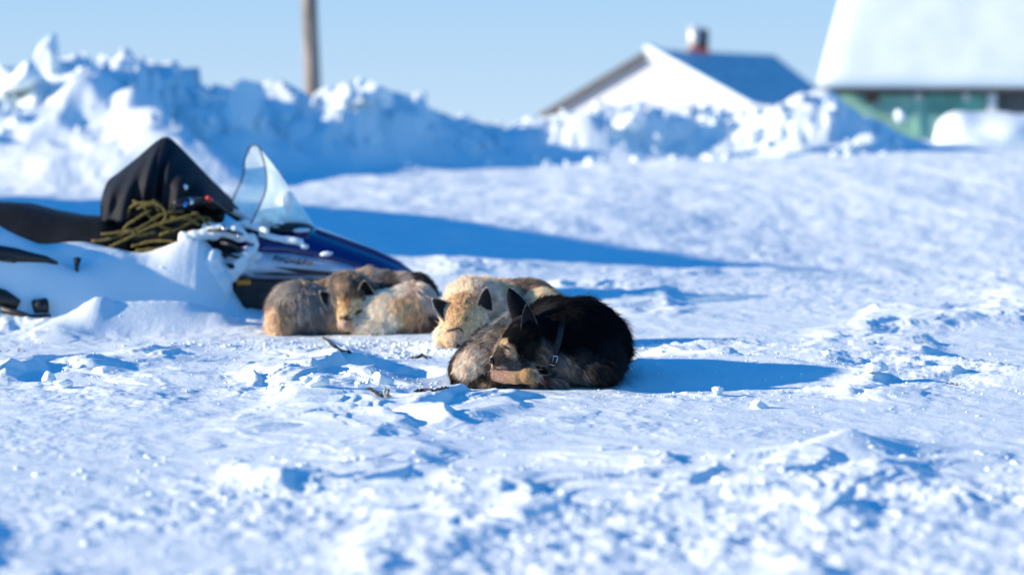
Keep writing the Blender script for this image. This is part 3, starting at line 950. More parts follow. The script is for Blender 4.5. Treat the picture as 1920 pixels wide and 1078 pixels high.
coat2 = [
    (868, 575, -.06, 20, (0.62, 0.41, 0.21), 7, (0, -.2, .9), 1), (862, 595, -.08, 16, (0.78, 0.50, 0.25), 5, (0, 0, .9), 1.2), (845, 600, -.05, 16, (0.78, 0.56, 0.35), 6, (-.3, 0, .6), 1),
    (876, 598, -.10, 8, (0.22, 0.14, 0.08), 4, (.2, 0, .8), 1.6), (890, 600, -.07, 16, (0.75, 0.56, 0.34), 6, (.5, 0, .4), 1), (910, 605, -.03, 15, (0.69, 0.53, 0.34), 9, (.6, 0, -.2), 1),
    (850, 618, -.13, 3.2, (0.05, 0.03, 0.02), 1.5, (0, 0, 1), 4), (858, 615, -.13, 3.2, (0.05, 0.03, 0.02), 1.5, (0, 0, 1), 4), (866, 617, -.13, 3, (0.06, 0.04, 0.03), 1.5, (0, 0, 1), 3.5), (843, 621, -.12, 3, (0.08, 0.05, 0.03), 1.5, (0, 0, 1), 3),
    (855, 632, -.13, 12, (.70, .52, .36), 3, (0, 0, .8), 1.4), (838, 640, -.06, 12, (0.69, 0.53, 0.35), 6, (-.4, 0, -.7), 1), (826, 622, -.03, 12, (0.85, 0.69, 0.50), 9, (-.6, 0, -.5), 1), (832, 650, -.05, 8, (0.30, 0.24, 0.17), 6, (0, 0, -1), 1), (848, 655, -.08, 8, (0.78, 0.62, 0.47), 4, (0, 0, -1), 1),
    (840, 556, .08, 26, (0.80, 0.65, 0.45), 14, (-.6, 0, .5), 1), (870, 540, .10, 26, (0.75, 0.60, 0.41), 15, (-.2, 0, .8), 1), (905, 530, .12, 26, (0.70, 0.55, 0.38), 15, (.3, 0, .8), 1), (940, 525, .2, 25, (0.62, 0.45, 0.28), 14, (.6, 0, .5), 1),
    (935, 560, .08, 28, (0.55, 0.46, 0.38), 14, (.8, 0, -.1), 1), (950, 580, .08, 26, (0.62, 0.53, 0.40), 16, (.8, 0, -.3), 1), (975, 530, .26, 20, (0.20, 0.15, 0.10), 14, (.8, 0, .2), 1.2), (1000, 525, .30, 15, (0.24, 0.18, 0.12), 13, (.8, 0, .2), 1),
    (1010, 550, .12, 14, (0.75, 0.56, 0.35), 12, (.9, 0, .1), 1.3), (1035, 548, .2, 16, (0.43, 0.30, 0.18), 12, (.9, 0, -.2), 1), (1050, 575, .15, 20, TAN, 12, (.8, 0, -.4), 1), (925, 560, .02, 14, (0.16, 0.14, 0.12), 12, (.8, 0, -.2), .8), (848, 575, .0, 10, (0.20, 0.15, 0.10), 8, (-.4, 0, .6), .8),
    (930, 640, .0, 30, CREAM, 12, (.5, 0, -.7), .8),
]
dog2, bvh2, loc2 = make_dog('tan_dog', 'cream and tan dog asleep half hidden behind the black dog, ears up, their insides darkened with shade', Y2, sh2, ears2, coat2, 70000, .008, (900, 655), .0009, clump=.026, cmod=.3)
m = MB()
m.grid([[P(858 + math.sin(t) * math.cos(a) * 6, 649 + math.cos(t) * 4.5, Y2 - .150 - .01 * math.sin(t) * math.sin(a)) for a in np.linspace(0, 2 * math.pi, 10, endpoint=False)] for t in np.linspace(0.01, math.pi - .01, 7)], True)
m.build('nose', M_NOSE, dog2, smooth=True)

lid(bvh2, [(838, 621), (844, 618), (850, 618), (857, 615), (863, 617), (869, 623)], dog2, .005, .012)

# ---------------------------------------------------------------- grey and gold dog by the snowmobile
Y3 = 12.55
b = Blob(Y3, .03)
b.e(560, 578, .06, 56, 48, .17)                          # rump
b.e(530, 606, .0, 28, 26, .12, 0, .04)
b.e(600, 590, .04, 36, 42, .12, 0, .04)
b.e(650, 560, .0, 36, 36, .09, 0, .02)                   # skull
b.c((652, 575, -.04), (648, 606, -.11), 26, 14, .02)     # muzzle
b.e(630, 600, -.0, 22, 26, .06, 0, .02)
b.e(676, 592, -.02, 22, 24, .06, 0, .02)
b.e(655, 540, .14, 40, 28, .10, 0, .03)
b.c((690, 545, .34), (600, 570, .34), 40, 36, .04)       # back
b.c((690, 545, .34), (775, 556, .32), 38, 44, .03)
b.e(735, 585, .03, 66, 40, .15, 6, .025)                 # haunch and tail brush
b.e(775, 575, .05, 42, 44, .14, 0, .03)
b.e(700, 612, -.05, 46, 18, .09, 0, .02)
b.e(785, 606, .04, 36, 28, .12, 0, .03)
sh3 = b
ears3 = [  # the hollow's shade and the rim's sunlight are part of these colours
    (P(617, 586, Y3 - .07), P(634, 562, Y3 - .04), P(599, 546, Y3 - .08), (.35, 1, .1), (.015, .016, .018), (.30, .22, .15), (.75, .58, .44)),
    (P(671, 556, Y3 - .06), P(704, 562, Y3 - .02), P(684, 526, Y3 - .06), (.1, 1, .1), (.012, .012, .015), (.25, .18, .12), (.62, .46, .32)),
]
G3 = (.38, .35, .29); G4 = (.25, .235, .20)
coat3 = [
    (545, 540, .0, 24, G3, 14, (-.4, 0, -.5), 1), (580, 532, .0, 24, G4, 14, (.1, 0, -.8), 1), (605, 555, -.05, 22, (.24, .23, .20), 14, (.2, 0, -.9), 1), (570, 570, -.08, 24, (.28, .27, .24), 15, (.1, -.1, -.95), 1), (548, 575, -.08, 14, (.16, .15, .13), 16, (0, 0, -1), 1),
    (590, 600, -.08, 20, (.16, .16, .155), 16, (.1, 0, -1), 1), (600, 622, -.08, 16, (.07, .07, .072), 12, (.1, 0, -1), 1.2), (560, 612, -.08, 16, (.15, .14, .13), 14, (0, 0, -1), 1),
    (512, 560, .0, 15, (.26, .23, .19), 15, (-.6, 0, -.7), 1), (505, 590, -.03, 16, (.62, .47, .31), 14, (-.5, 0, -.8), 1.3), (515, 618, -.06, 15, (.66, .50, .34), 12, (-.2, 0, -.8), 1.3), (538, 605, -.10, 13, (.44, .33, .20), 13, (0, 0, -1), 1.1), (545, 628, -.1, 12, (.60, .44, .30), 8, (.3, 0, -.6), 1),
    (650, 528, .0, 20, (.20, .165, .12), 12, (0, -.1, .9), 1.1), (640, 545, -.07, 14, (.36, .27, .17), 8, (-.2, 0, .9), 1), (658, 552, -.08, 10, (.17, .11, .07), 6, (0, 0, .9), 1.3), (670, 540, -.03, 14, (.10, .09, .07), 9, (.3, 0, .9), 1.1),
    (650, 568, -.12, 9, (.42, .24, .11), 4, (0, 0, .9), 1.3), (636, 580, -.10, 12, (.80, .54, .28), 4, (-.3, 0, .7), 1.2), (668, 572, -.11, 12, (.82, .58, .32), 4, (.4, 0, .6), 1.2), (674, 586, -.10, 6, (.06, .05, .045), 3, (.4, 0, .4), 1.8), (640, 597, -.13, 3, (.10, .06, .04), 2, (0, 0, 1), 2.2), (648, 597, -.14, 3, (.07, .05, .04), 2, (0, 0, 1), 2.5), (655, 595, -.14, 4, (.12, .09, .07), 2, (0, 0, 1), 2),
    (645, 607, -.15, 7, (.85, .62, .48), 1.5, (0, 0, 1), 1.6), (626, 612, -.06, 12, (.50, .38, .25), 6, (-.4, 0, -.6), 1), (618, 590, -.05, 9, (.44, .36, .28), 10, (-.3, 0, -.9), 1), (636, 622, -.08, 9, (.24, .20, .14), 6, (0, 0, -1), 1), (660, 615, -.12, 8, (.60, .42, .30), 3, (.3, 0, -.5), 1),
    (690, 510, .25, 22, (.38, .32, .24), 13, (.7, 0, .3), 1), (670, 515, .25, 14, (.36, .29, .20), 12, (0, 0, .9), 1), (722, 520, .25, 16, (.12, .105, .09), 12, (.8, 0, .3), 1.3), (750, 514, .28, 14, (.36, .32, .26), 12, (.8, 0, .3), 1.2), (775, 516, .3, 14, (.05, .045, .04), 12, (.8, 0, .1), 1.6), (805, 530, .25, 16, (.06, .055, .05), 12, (.7, 0, -.4), 1.6), (715, 545, .15, 14, (.10, .09, .075), 10, (.7, 0, .3), 1),
    (750, 540, -.02, 22, (.80, .66, .50), 15, (-.7, 0, -.5), 1), (722, 562, -.08, 20, (.84, .68, .50), 15, (-.7, 0, -.6), 1), (790, 545, .0, 20, (.60, .48, .38), 14, (.3, 0, -.8), 1), (765, 575, -.1, 20, (.78, .50, .28), 15, (-.5, 0, -.8), 1.1), (780, 590, -.1, 14, (.50, .32, .18), 14, (-.3, 0, -.9), 1),
    (700, 595, -.12, 22, (.84, .68, .52), 14, (-.75, 0, -.55), 1.1), (735, 605, -.12, 20, (.86, .72, .56), 14, (-.6, 0, -.7), 1.1), (685, 622, -.12, 16, (.70, .60, .48), 9, (-.7, 0, -.4), 1), (760, 622, -.1, 16, (.60, .42, .26), 12, (-.2, 0, -.9), 1.1), (790, 620, -.06, 14, (.26, .15, .09), 10, (0, 0, -1), 1.1), (812, 610, .0, 16, (.10, .075, .06), 12, (.4, 0, -.8), 1.2), (815, 575, .05, 15, (.36, .28, .22), 13, (.5, 0, -.7), 1),
]
dog3, bvh3, loc3 = make_dog('grey_dog', 'grey and gold dog curled up asleep beside the nose of the snowmobile', Y3, sh3, ears3, coat3, 80000, .009, (660, 632), .001, clump=.03, cmod=.35)
lid(bvh3, [(641, 597), (647, 599), (653, 600), (660, 597)], dog3, .005, .012)
lid(bvh3, [(668, 588), (673, 585), (679, 582)], dog3, .007, .012)
m = MB()
m.grid([[P(646 + math.sin(t) * math.cos(a) * 6, 609 + math.cos(t) * 4.5, Y3 - .165 - .01 * math.sin(t) * math.sin(a)) for a in np.linspace(0, 2 * math.pi, 10, endpoint=False)] for t in np.linspace(0.01, math.pi - .01, 7)], True)
m.build('nose', plain('pink_nose', (.42, .24, .19), .5, 0, .3, 200), dog3, smooth=True)

# ================================================================ snow pieces
import bmesh
def ico(sub):
    bm = bmesh.new(); bmesh.ops.create_icosphere(bm, subdivisions=sub, radius=1)
    v = np.array([p.co[:] for p in bm.verts]); f = np.array([[q.index for q in t.verts] for t in bm.faces]); bm.free()
    return v, f
ICO1, ICO2, ICO3, ICO4 = ico(1), ico(2), ico(3), ico(4)

def rough_lump(base, seed, amp=.35, cuts=5):
    """An angular broken lump: a ball with flat facets cut off and a crumbly skin."""
    v, f = base; v = v.copy(); r_ = np.random.default_rng(seed)
    for i in range(cuts):
        n = r_.normal(size=3); n /= np.linalg.norm(n); d = .42 + .36 * r_.random()
        s = v @ n; v = v - np.clip(s - d, 0, None)[:, None] * n[None]
    k = seed * 3.7
    v = v * (1 + amp * .35 * fbm(v[:, 0] * 1.6 + k, v[:, 1] * 1.6 + v[:, 2] * 1.3, seed, 2) + amp * .14 * perlin(v[:, 0] * 6 + k, v[:, 1] * 6 + v[:, 2] * 5, seed + 3))[:, None]
    return v, f

def scatter(name, label, xs, ys, sizes, base, sink=.25, flat=.75, kind='stuff', mat=None, cat='snow crumbs'):
    tmpl = [rough_lump(base, 100 + i, .5, 9) for i in range(7)]
    zs = H(xs, ys)
    VV = []; FF = []; off = 0
    which = rng.integers(0, 7, len(xs)); ang = rng.random(len(xs)) * 6.283; asp = .7 + .6 * rng.random(len(xs))
    for t in range(7):
        m = which == t
        v, f = tmpl[t]
        c, s = np.cos(ang[m]), np.sin(ang[m]); sz = sizes[m]
        X = v[None, :, 0] * c[:, None] - v[None, :, 1] * s[:, None]; Yy = v[None, :, 0] * s[:, None] + v[None, :, 1] * c[:, None]
        Q = np.stack([X * (sz * asp[m])[:, None] + xs[m][:, None], Yy * sz[:, None] + ys[m][:, None],
                      v[None, :, 2] * (sz * flat)[:, None] + (zs[m] + sz * flat * (1 - 2 * sink) * .6)[:, None]], -1)
        VV.append(Q.reshape(-1, 3)); n = m.sum()
        FF.append((f[None] + (np.arange(n) * len(v))[:, None, None]).reshape(-1, 3) + off)
        off += n * len(v)
    VV = np.concatenate(VV); FF = np.concatenate(FF)
    o = new_mesh(name, VV, FF, mat or M_SNOW)
    if base is ICO2: o.data.polygons.foreach_set('use_smooth', np.zeros(len(o.data.polygons), dtype=bool))
    tag(o, label, cat, kind=kind)
    return o

# crumbs of broken snow lying about
def crumb_field():
    xs = []; ys = []; ss = []
    def patch(px, py, rx, ry, n, s0, s1):
        gx, gy = GP(px, py)
        x = gx + rng.normal(0, rx, n); y = gy + rng.normal(0, ry, n)
        s = s0 + (s1 - s0) * rng.random(n) ** 4
        xs.append(x); ys.append(y); ss.append(s)
    patch(700, 655, .45, .28, 378, .003, .013); patch(560, 645, .35, .3, 210, .003, .013); patch(640, 735, .28, .22, 176, .003, .013)
    patch(760, 722, .13, .12, 109, .003, .011); patch(1300, 700, .45, .45, 210, .003, .011); patch(1300, 750, .45, .25, 176, .003, .012)
    patch(1600, 700, .5, .5, 461, .003, .010); patch(1850, 690, .4, .7, 294, .003, .010); patch(250, 700, .5, .5, 218, .003, .012)
    patch(1250, 655, .35, .3, 176, .004, .013); patch(1700, 800, .6, .5, 125, .003, .010); patch(420, 640, .5, .3, 125, .003, .012)
    patch(640, 652, .45, .10, 420, .006, .022); patch(800, 668, .22, .10, 160, .006, .020); patch(1210, 655, .12, .2, 90, .006, .020)
    x = rng.uniform(-1.7, 1.7, 1500); y = 4.9 + 2.9 * rng.random(1500)
    xs.append(x); ys.append(y); ss.append(.003 + .017 * rng.random(1500) ** 3)
    x = rng.uniform(-2.6, 3.6, 400); y = rng.uniform(8, 15, 400); xs.append(x); ys.append(y); ss.append(.003 + .010 * rng.random(400) ** 3)
    xs, ys, ss = map(np.concatenate, (xs, ys, ss))
    dogm = gauss(xs, ys, .1, 10.1, .42, .28) + gauss(xs, ys, .0, 11.9, .40, .3) + gauss(xs, ys, -.85, 12.8, .48, .3)
    k = (dogm < .5) & (ys > 4.8)
    return scatter('snow_crumbs', 'small crumbs of broken snow strewn over the trodden ground', xs[k], ys[k], ss[k], ICO1, .42, .6, cat='snow crumbs')
crumb_field()

# rubble on the ploughed bank
def bank_rubble():
    n = 1700
    x = rng.uniform(-7.5, 6.8, n); y = toe_y(x) + rng.uniform(.2, 3.2, n)
    m = np.where(px_of(x, y) > 1690, 0, np.where(x > 0, .62, .30)) * np.where(y > toe_y(x) + 1.4, 1.3, .7)
    s = (.018 + .095 * rng.random(n) ** 5)
    k = rng.random(n) < m
    return scatter('bank_rubble', 'rubble of snow lumps strewn over the ploughed bank', x[k], y[k], s[k], ICO2, .3, .85, cat='snow rubble')
bank_rubble()

def lump(name, label, cat, px, py, Y, r, seed, flat=(1, .9, .8), group=None, rot=0, sub=ICO4, cuts=6, amp=.35):
    v, f = rough_lump(sub, seed, amp, cuts)
    v = v * np.array(flat) * r
    c, s = math.cos(rot), math.sin(rot)
    v = np.stack([v[:, 0] * c - v[:, 2] * s, v[:, 1], v[:, 0] * s + v[:, 2] * c], -1)
    p = P(px, py, Y)
    v = v + p
    o = new_mesh(name, v, f, M_SNOW, True, None, (float(p[0]), float(p[1]), float(v[:, 2].min())))
    return tag(o, label, cat, group)
g = 'loose chunks of snow near the dogs'
def chunk(px, py, rpx, seed, label, flat=(1, .9, .85), rot=0, cuts=6):
    x, y = GP(px, py)
    y0 = y; r = rpx * y / FPX
    for _ in range(6):   # settle on the real ground along the line of sight
        z = float(H(np.array([x]), np.array([y]))[0]) + r * .45
        rr = ray(px, py); t = (z - CAM_H) / rr[2]; x, y = rr[0] * t, rr[1] * t
    return lump('snow_chunk', label, 'snow chunk', px, py, y, r, seed, flat, g, rot, cuts=cuts)
chunk(719, 712, 20, 3, 'large pale angular snow chunk left of the black dog', (1.0, .8, .9), -.2, 8)
chunk(688, 716, 8, 4, 'small white snow chunk just left of the large angular chunk', (.8, .8, 1.3))
chunk(672, 722, 9, 5, 'rounded white snow chunk two left of the large angular chunk')
chunk(596, 716, 17, 6, 'broad white snow lump at the end of the smooth crust', (1.2, .9, .7))
chunk(572, 712, 11, 7, 'flat topped white snow chunk left of the broad lump', (1.2, 1, .6))
chunk(625, 736, 12, 8, 'low white snow chunk in front of the broad lump', (1.4, 1, .6))
chunk(92, 712, 14, 9, 'tall white snow chunk near the left edge', (.9, .9, 1.1))
chunk(118, 720, 15, 10, 'wide white snow chunk leaning beside the tall one', (1.3, .9, .7))
chunk(190, 694, 14, 11, 'pointed white snow chunk against the left snow ridge', (1.2, .9, .8))
chunk(1346, 734, 13, 12, 'white snow chunk at the near rim of the hollow', (1, .9, .8))
chunk(1425, 758, 15, 13, 'bright snow chunk standing in front of the hollow', (1.1, .9, .8))
chunk(1238, 664, 12, 15, 'white snow chunk behind the hollow right of the black dog', (1, .9, .8))
chunk(1640, 690, 20, 16, 'smooth rounded snow lump in the trodden patch at right', (1.4, .9, .6))
chunk(1552, 664, 11, 17, 'squarish snow chunk on the far side of the trodden patch', (1.1, .9, .7))

g = 'snow blocks on the ploughed bank'
def block(px, py, Y, r, seed, label, flat, rot=0, cuts=7):
    Y = crest_Y(px) + (Y - 28)
    if px > 1000: r *= .75
    return lump('snow_block', label, 'snow block', px, py, Y, r, seed, flat, g, rot, cuts=cuts, amp=.25)
block(92, 118, 27.6, .34, 31, 'tilted snow slab forming the peak at the top left', (.55, .8, 1.1), -.35)
block(40, 150, 27.2, .30, 32, 'sunlit snow block left of the tilted slab', (1.2, .8, .5), .5)
block(458, 215, 27.0, .42, 33, 'tall smooth snow slab in the middle of the bank', (.70, .6, 1.0), 0, 9)
block(165, 135, 27.3, .13, 34, 'small sunlit snow block right of the peak', (1, .8, .9))
block(640, 182, 27.3, .17, 35, 'sunlit snow block to the right of the pole', (1.2, .8, .8))
block(690, 175, 27.3, .16, 36, 'sunlit snow block at the right shoulder of the bank', (1, .8, .9))
block(720, 186, 27.2, .12, 41, 'smallest sunlit snow block beside the shoulder of the bank', (1, .8, .9))
block(1462, 258, 26.6, .17, 37, 'white snow block below the small house roof', (.9, .8, 1.0))
block(1390, 256, 26.6, .12, 38, 'white snow block left of the pair below the house', (1, .8, .9))
block(1620, 262, 26.8, .16, 39, 'broad snow block in front of the green wall', (1.7, .8, .6))
block(1690, 218, 27.4, .13, 40, 'snow block perched on the bank beside the green wall', (1, .8, .9))
block(1180, 228, 27.2, .20, 42, 'rounded snow block in front of the white gable', (1.4, .8, .8))

# ================================================================ snowmobile
M_BLUE = plain('blue_paint', (.006, .012, .12), .22, 0, .15, 6, 0, .5, .6)
M_PANEL = plain('silver_panel', (.50, .55, .62), .35, .2, .12, 9)
M_BLACKPL = plain('black_plastic', (.010, .011, .013), .5, 0, .3, 30, .001)
M_DARK = plain('dark_metal', (.03, .032, .035), .45, .5, .4, 40, .001)
M_CHROME = plain('chrome', (.7, .7, .7), .2, 1.0, .1, 60)
M_AMBER = plain('amber_reflector', (.80, .27, .01), .35, 0, .1, 60)
M_RED = plain('red_plastic', (.55, .03, .02), .4, 0, .1, 60)
M_CLOTH = plain('black_cloth', (.004, .008, .014), .75, 0, .45, 14, .003, .3)
M_ROPE = plain('yellow_rope', (.14, .115, .035), .8, 0, .45, 60, .003, .2)
YS = 13.95
sm = thing('snowmobile', 'blue and silver snowmobile half buried in drifted snow behind the dogs', 'snowmobile', tuple(np.array(P(520, 605, YS)) * [1, 1, 0]))
sec = [(456, 436, 474, .33), (490, 424, 473, .35), (540, 422, 476, .36), (590, 428, 484, .36), (640, 447, 495, .35), (700, 469, 514, .31), (745, 489, 533, .25), (785, 518, 550, .15), (806, 545, 560, .05)]
m = MB(); rows = []
for px, t, s_, hw in sec:
    zt = P(px, t, YS)[2]; zs = P(px, s_, YS - hw)[2]; X = P(px, s_, YS - hw * .6)[0]
    rows.append([Vector((X, YS - hw * math.cos(a), zs + (zt - zs) * math.sin(a) ** .75 if 0 < a < math.pi else zs)) for a in np.linspace(0, math.pi, 15)])
m.grid(rows); m.add([r for r in rows[0]], [tuple(range(15))])
m.build('hood', M_BLUE, sm, smooth=True, solid=.004)
# raised rib down the hood
m = MB(); m.tube([(rows[i][5] + Vector((0, -.004, .004))) for i in range(3, 8)], [.012, .016, .016, .012, .006], 6, flat=.5); m.build('hood_rib', M_BLUE, sm, smooth=True)
low = [(448, 520), (490, 522), (540, 523), (590, 523), (640, 526), (700, 538), (745, 552), (785, 562), (806, 568)]
for sd, nm in ((1, 'side_panel'), (-1, 'side_panel')):
    m = MB(); rws = []
    for (px, t, s_, hw), (lx, ly) in zip(sec, low):
        y = YS - sd * (hw + .012)
        a = P(px, s_, YS - hw); c = P(lx, ly, YS - hw)
        rws.append([Vector((a[0], YS - sd * (hw - .004), a[2] + .006)), Vector((a[0] * .7 + c[0] * .3, y - sd * .02, a[2] * .7 + c[2] * .3)), Vector((a[0] * .3 + c[0] * .7, y - sd * .02, a[2] * .3 + c[2] * .7)), Vector((c[0], y + sd * .004, c[2]))])
    m.grid(rws); m.build(nm, M_PANEL, sm, smooth=True, solid=.005)
    if sd == 1: panel_rows = rws
# lower pan
pan = [(444, 521), (432, 545), (411, 577), (434, 601), (500, 608), (640, 604), (740, 590), (806, 567), (745, 553), (700, 539), (640, 527), (540, 524)]
m = MB(); yn = YS - .345
m.prism([P(x, y, yn) for x, y in pan], (0, .66, 0)); m.build('belly_pan', M_BLACKPL, sm, bevel=.012)
m = MB(); m.box(P(457, 529.5, yn - .006), (.080, .012, .030)); m.build('reflector', M_AMBER, sm, bevel=.003)
m = MB(); m.box(P(500, 558, yn - .004), (.10, .010, .09)); m.build('vent_panel', M_DARK, sm, bevel=.004)
# dark flashes and lettering strokes on the side panel
def decal(pts, name, mat, lift=.040):
    mm = MB()
    top = [P(x, y, YS - .36 - lift + .006 * 0) for x, y in pts]
    mm.prism([Vector(p) for p in top], (0, .004, 0)); return mm.build(name, mat, sm)
decal([(512, 500), (560, 504), (640, 513), (690, 524), (640, 521), (560, 513)], 'stripe', M_BLACKPL)
decal([(455, 513), (520, 511), (600, 517), (520, 517)], 'stripe', M_BLACKPL)
mm = MB()
lx = 512
for i, (w_, kind) in enumerate([(9, 'A'), (8, 'H'), (9, 'O'), (8, 'N'), (8, 'E'), (9, 'A'), (8, 'H')]):
    y0 = 480 + i * 1.5; y1 = y0 + 9; Yd = YS - .404
    x0, x1 = lx, lx + w_
    def st(a, b): mm.tube([P(a[0], a[1], Yd), P(b[0], b[1], Yd)], .0032, 4)
    sl = 2.5
    st((x0, y1), (x0 + sl, y0)); st((x1 - 2, y1), (x1 - 2 + sl, y0))
    if kind in 'AEO': st((x0 + sl, y0), (x1 - 2 + sl, y0))
    if kind in 'AHEN': st((x0 + sl / 2, (y0 + y1) / 2), (x1 - 2 + sl / 2, (y0 + y1) / 2))
    if kind in 'EO': st((x0, y1), (x1 - 2, y1))
    lx += w_ + 2.5
mm.build('lettering', M_BLACKPL, sm)

# windscreen: one curved sheet, far edge - nose - near edge
def glass_material():
    m, nt, b = mat_new('windscreen_glass')
    nt.nodes.remove(b)
    out = nt.nodes['Material Output']
    tr = nt.nodes.new('ShaderNodeBsdfTransparent'); tr.inputs[0].default_value = (.84, .92, .84, 1)
    gl = nt.nodes.new('ShaderNodeBsdfGlossy'); gl.inputs['Roughness'].default_value = .08
    df = nt.nodes.new('ShaderNodeBsdfDiffuse'); df.inputs[0].default_value = (.80, .88, .82, 1)
    tl = nt.nodes.new('ShaderNodeBsdfTranslucent'); tl.inputs[0].default_value = (.80, .88, .80, 1)
    a = nt.nodes.new('ShaderNodeAddShader'); nt.links.new(df.outputs[0], a.inputs[0]); nt.links.new(tl.outputs[0], a.inputs[1])
    n = nt.nodes.new('ShaderNodeTexNoise'); n.inputs['Scale'].default_value = 5; n.inputs['Detail'].default_value = 5
    g_ = nt.nodes.new('ShaderNodeNewGeometry'); nt.links.new(g_.outputs['Position'], n.inputs['Vector'])
    mr = nt.nodes.new('ShaderNodeMapRange'); mr.inputs[1].default_value = .40; mr.inputs[2].default_value = .70
    mr.inputs[3].default_value = .32; mr.inputs[4].default_value = .72
    nt.links.new(n.outputs['Fac'], mr.inputs[0])
    m1 = nt.nodes.new('ShaderNodeMixShader'); nt.links.new(mr.outputs[0], m1.inputs[0])
    nt.links.new(tr.outputs[0], m1.inputs[1]); nt.links.new(a.outputs[0], m1.inputs[2])
    lw = nt.nodes.new('ShaderNodeLayerWeight'); lw.inputs[0].default_value = .3
    fr = nt.nodes.new('ShaderNodeMath'); fr.operation = 'MULTIPLY'; fr.inputs[1].default_value = .25; nt.links.new(lw.outputs['Facing'], fr.inputs[0])
    m2 = nt.nodes.new('ShaderNodeMixShader'); nt.links.new(fr.outputs[0], m2.inputs[0])
    nt.links.new(m1.outputs[0], m2.inputs[1]); nt.links.new(gl.outputs[0], m2.inputs[2])
    nt.links.new(m2.outputs[0], out.inputs['Surface'])
    return m
M_GLASS = glass_material()
def bez(pts, t):
    k = t * (len(pts) - 1); i = min(int(k), len(pts) - 2); f = k - i
    p0 = pts[max(i - 1, 0)]; p1 = pts[i]; p2 = pts[i + 1]; p3 = pts[min(i + 2, len(pts) - 1)]
    return tuple(.5 * ((2 * b_) + (-a_ + c_) * f + (2 * a_ - 5 * b_ + 4 * c_ - d_) * f * f + (-a_ + 3 * b_ - 3 * c_ + d_) * f ** 3) for a_, b_, c_, d_ in zip(p0, p1, p2, p3))
far = [(430, 392, 14.20), (442, 362, 14.20), (456, 330, 14.18), (459, 298, 14.14), (468, 277, 14.06)]
mid = [(602, 442, 13.95), (566, 388, 13.95), (534, 342, 13.96), (506, 304, 13.96), (478, 272, 13.97)]
nea = [(468, 424, 13.62), (486, 388, 13.63), (500, 348, 13.65), (496, 308, 13.72), (487, 279, 13.84)]
m = MB(); rows = []
for t in np.linspace(0, 1, 22):
    F_, C_, N_ = [P(*bez(q, t)) for q in (far, mid, nea)]
    Q_ = 2 * C_ - .5 * (F_ + N_)
    rows.append([Vector((1 - u) ** 2 * F_ + 2 * u * (1 - u) * Q_ + u * u * N_) for u in np.linspace(0, 1, 17)])
m.grid(rows); ws = m.build('windscreen', M_GLASS, sm, smooth=True)
m = MB()
m.tube([r[0] for r in rows] + [rows[-1][k] for k in range(1, 17)] + [r[-1] for r in rows[::-1]], .0045, 6)
m.build('windscreen_edging', M_DARK, sm, smooth=True)
# console, bars, engine bay
b = Blob(YS, .02); b.e(530, 428, -.05, 62, 20, .24, -4); b.e(470, 432, -.05, 34, 18, .22, 0)
V, F = b.mesh(.012); new_mesh('console', V, F, M_BLACKPL, True, sm, tuple(sm.location))
b = Blob(YS, .02); b.e(430, 480, -.02, 36, 52, .26, 0); b.e(400, 520, .0, 60, 50, .26, 0); b.e(330, 470, .05, 90, 34, .24)
V, F = b.mesh(.014, .006, 12); new_mesh('engine_cowl', V, F, M_BLACKPL, True, sm, tuple(sm.location))
b = Blob(YS, .03); b.e(290, 430, .02, 96, 34, .24, 4); b.e(360, 405, .0, 62, 28, .20)
V, F = b.mesh(.014, .006, 9); new_mesh('seat', V, F, M_CLOTH, True, sm, tuple(sm.location))
m = MB(); m.tube([P(455, 418, 13.8), P(425, 398, 13.7), P(398, 378, 13.55), P(378, 376, 13.45)], .013, 8); m.build('handlebar', M_DARK, sm, smooth=True)
m = MB(); m.tube([P(378, 376, 13.47), P(350, 377, 13.36), P(328, 382, 13.28)], [.020, .022, .019], 10); m.build('grip', M_BLACKPL, sm, smooth=True)
m = MB(); m.tube([P(396, 376, 13.5), P(389, 371, 13.46)], .013, 10); m.build('stop_switch', M_RED, sm, smooth=True)
m = MB(); m.tube([P(357, 372, 13.35), P(360, 382, 13.33)], .011, 8); m.build('lever_clamp', M_CHROME, sm, smooth=True)
m = MB(); m.tube([P(346, 386, 13.3), P(349, 380, 13.32)], .010, 8); m.build('blue_cap', plain('blue_cap_plastic', (.03, .25, .75), .4), sm, smooth=True)
for px, py in ((420, 428), (448, 443)):
    m = MB(); m.tube([P(px, py, 13.36), P(px + 1, py + 1, 13.33)], [.016, .012], 10); m.build('bolt_cap', M_CHROME, sm, smooth=True)
for i, (a, c, r_) in enumerate([((415, 455), (452, 470), .012), ((405, 478), (455, 486), .010), ((420, 500), (446, 505), .016), ((390, 432), (455, 440), .009)]):
    m = MB(); m.tube([P(a[0], a[1], 13.48), P((a[0] + c[0]) / 2, (a[1] + c[1]) / 2 - 4, 13.44), P(c[0], c[1], 13.5)], r_, 8); m.build('hose', M_DARK if i % 2 else M_BLACKPL, sm, smooth=True)

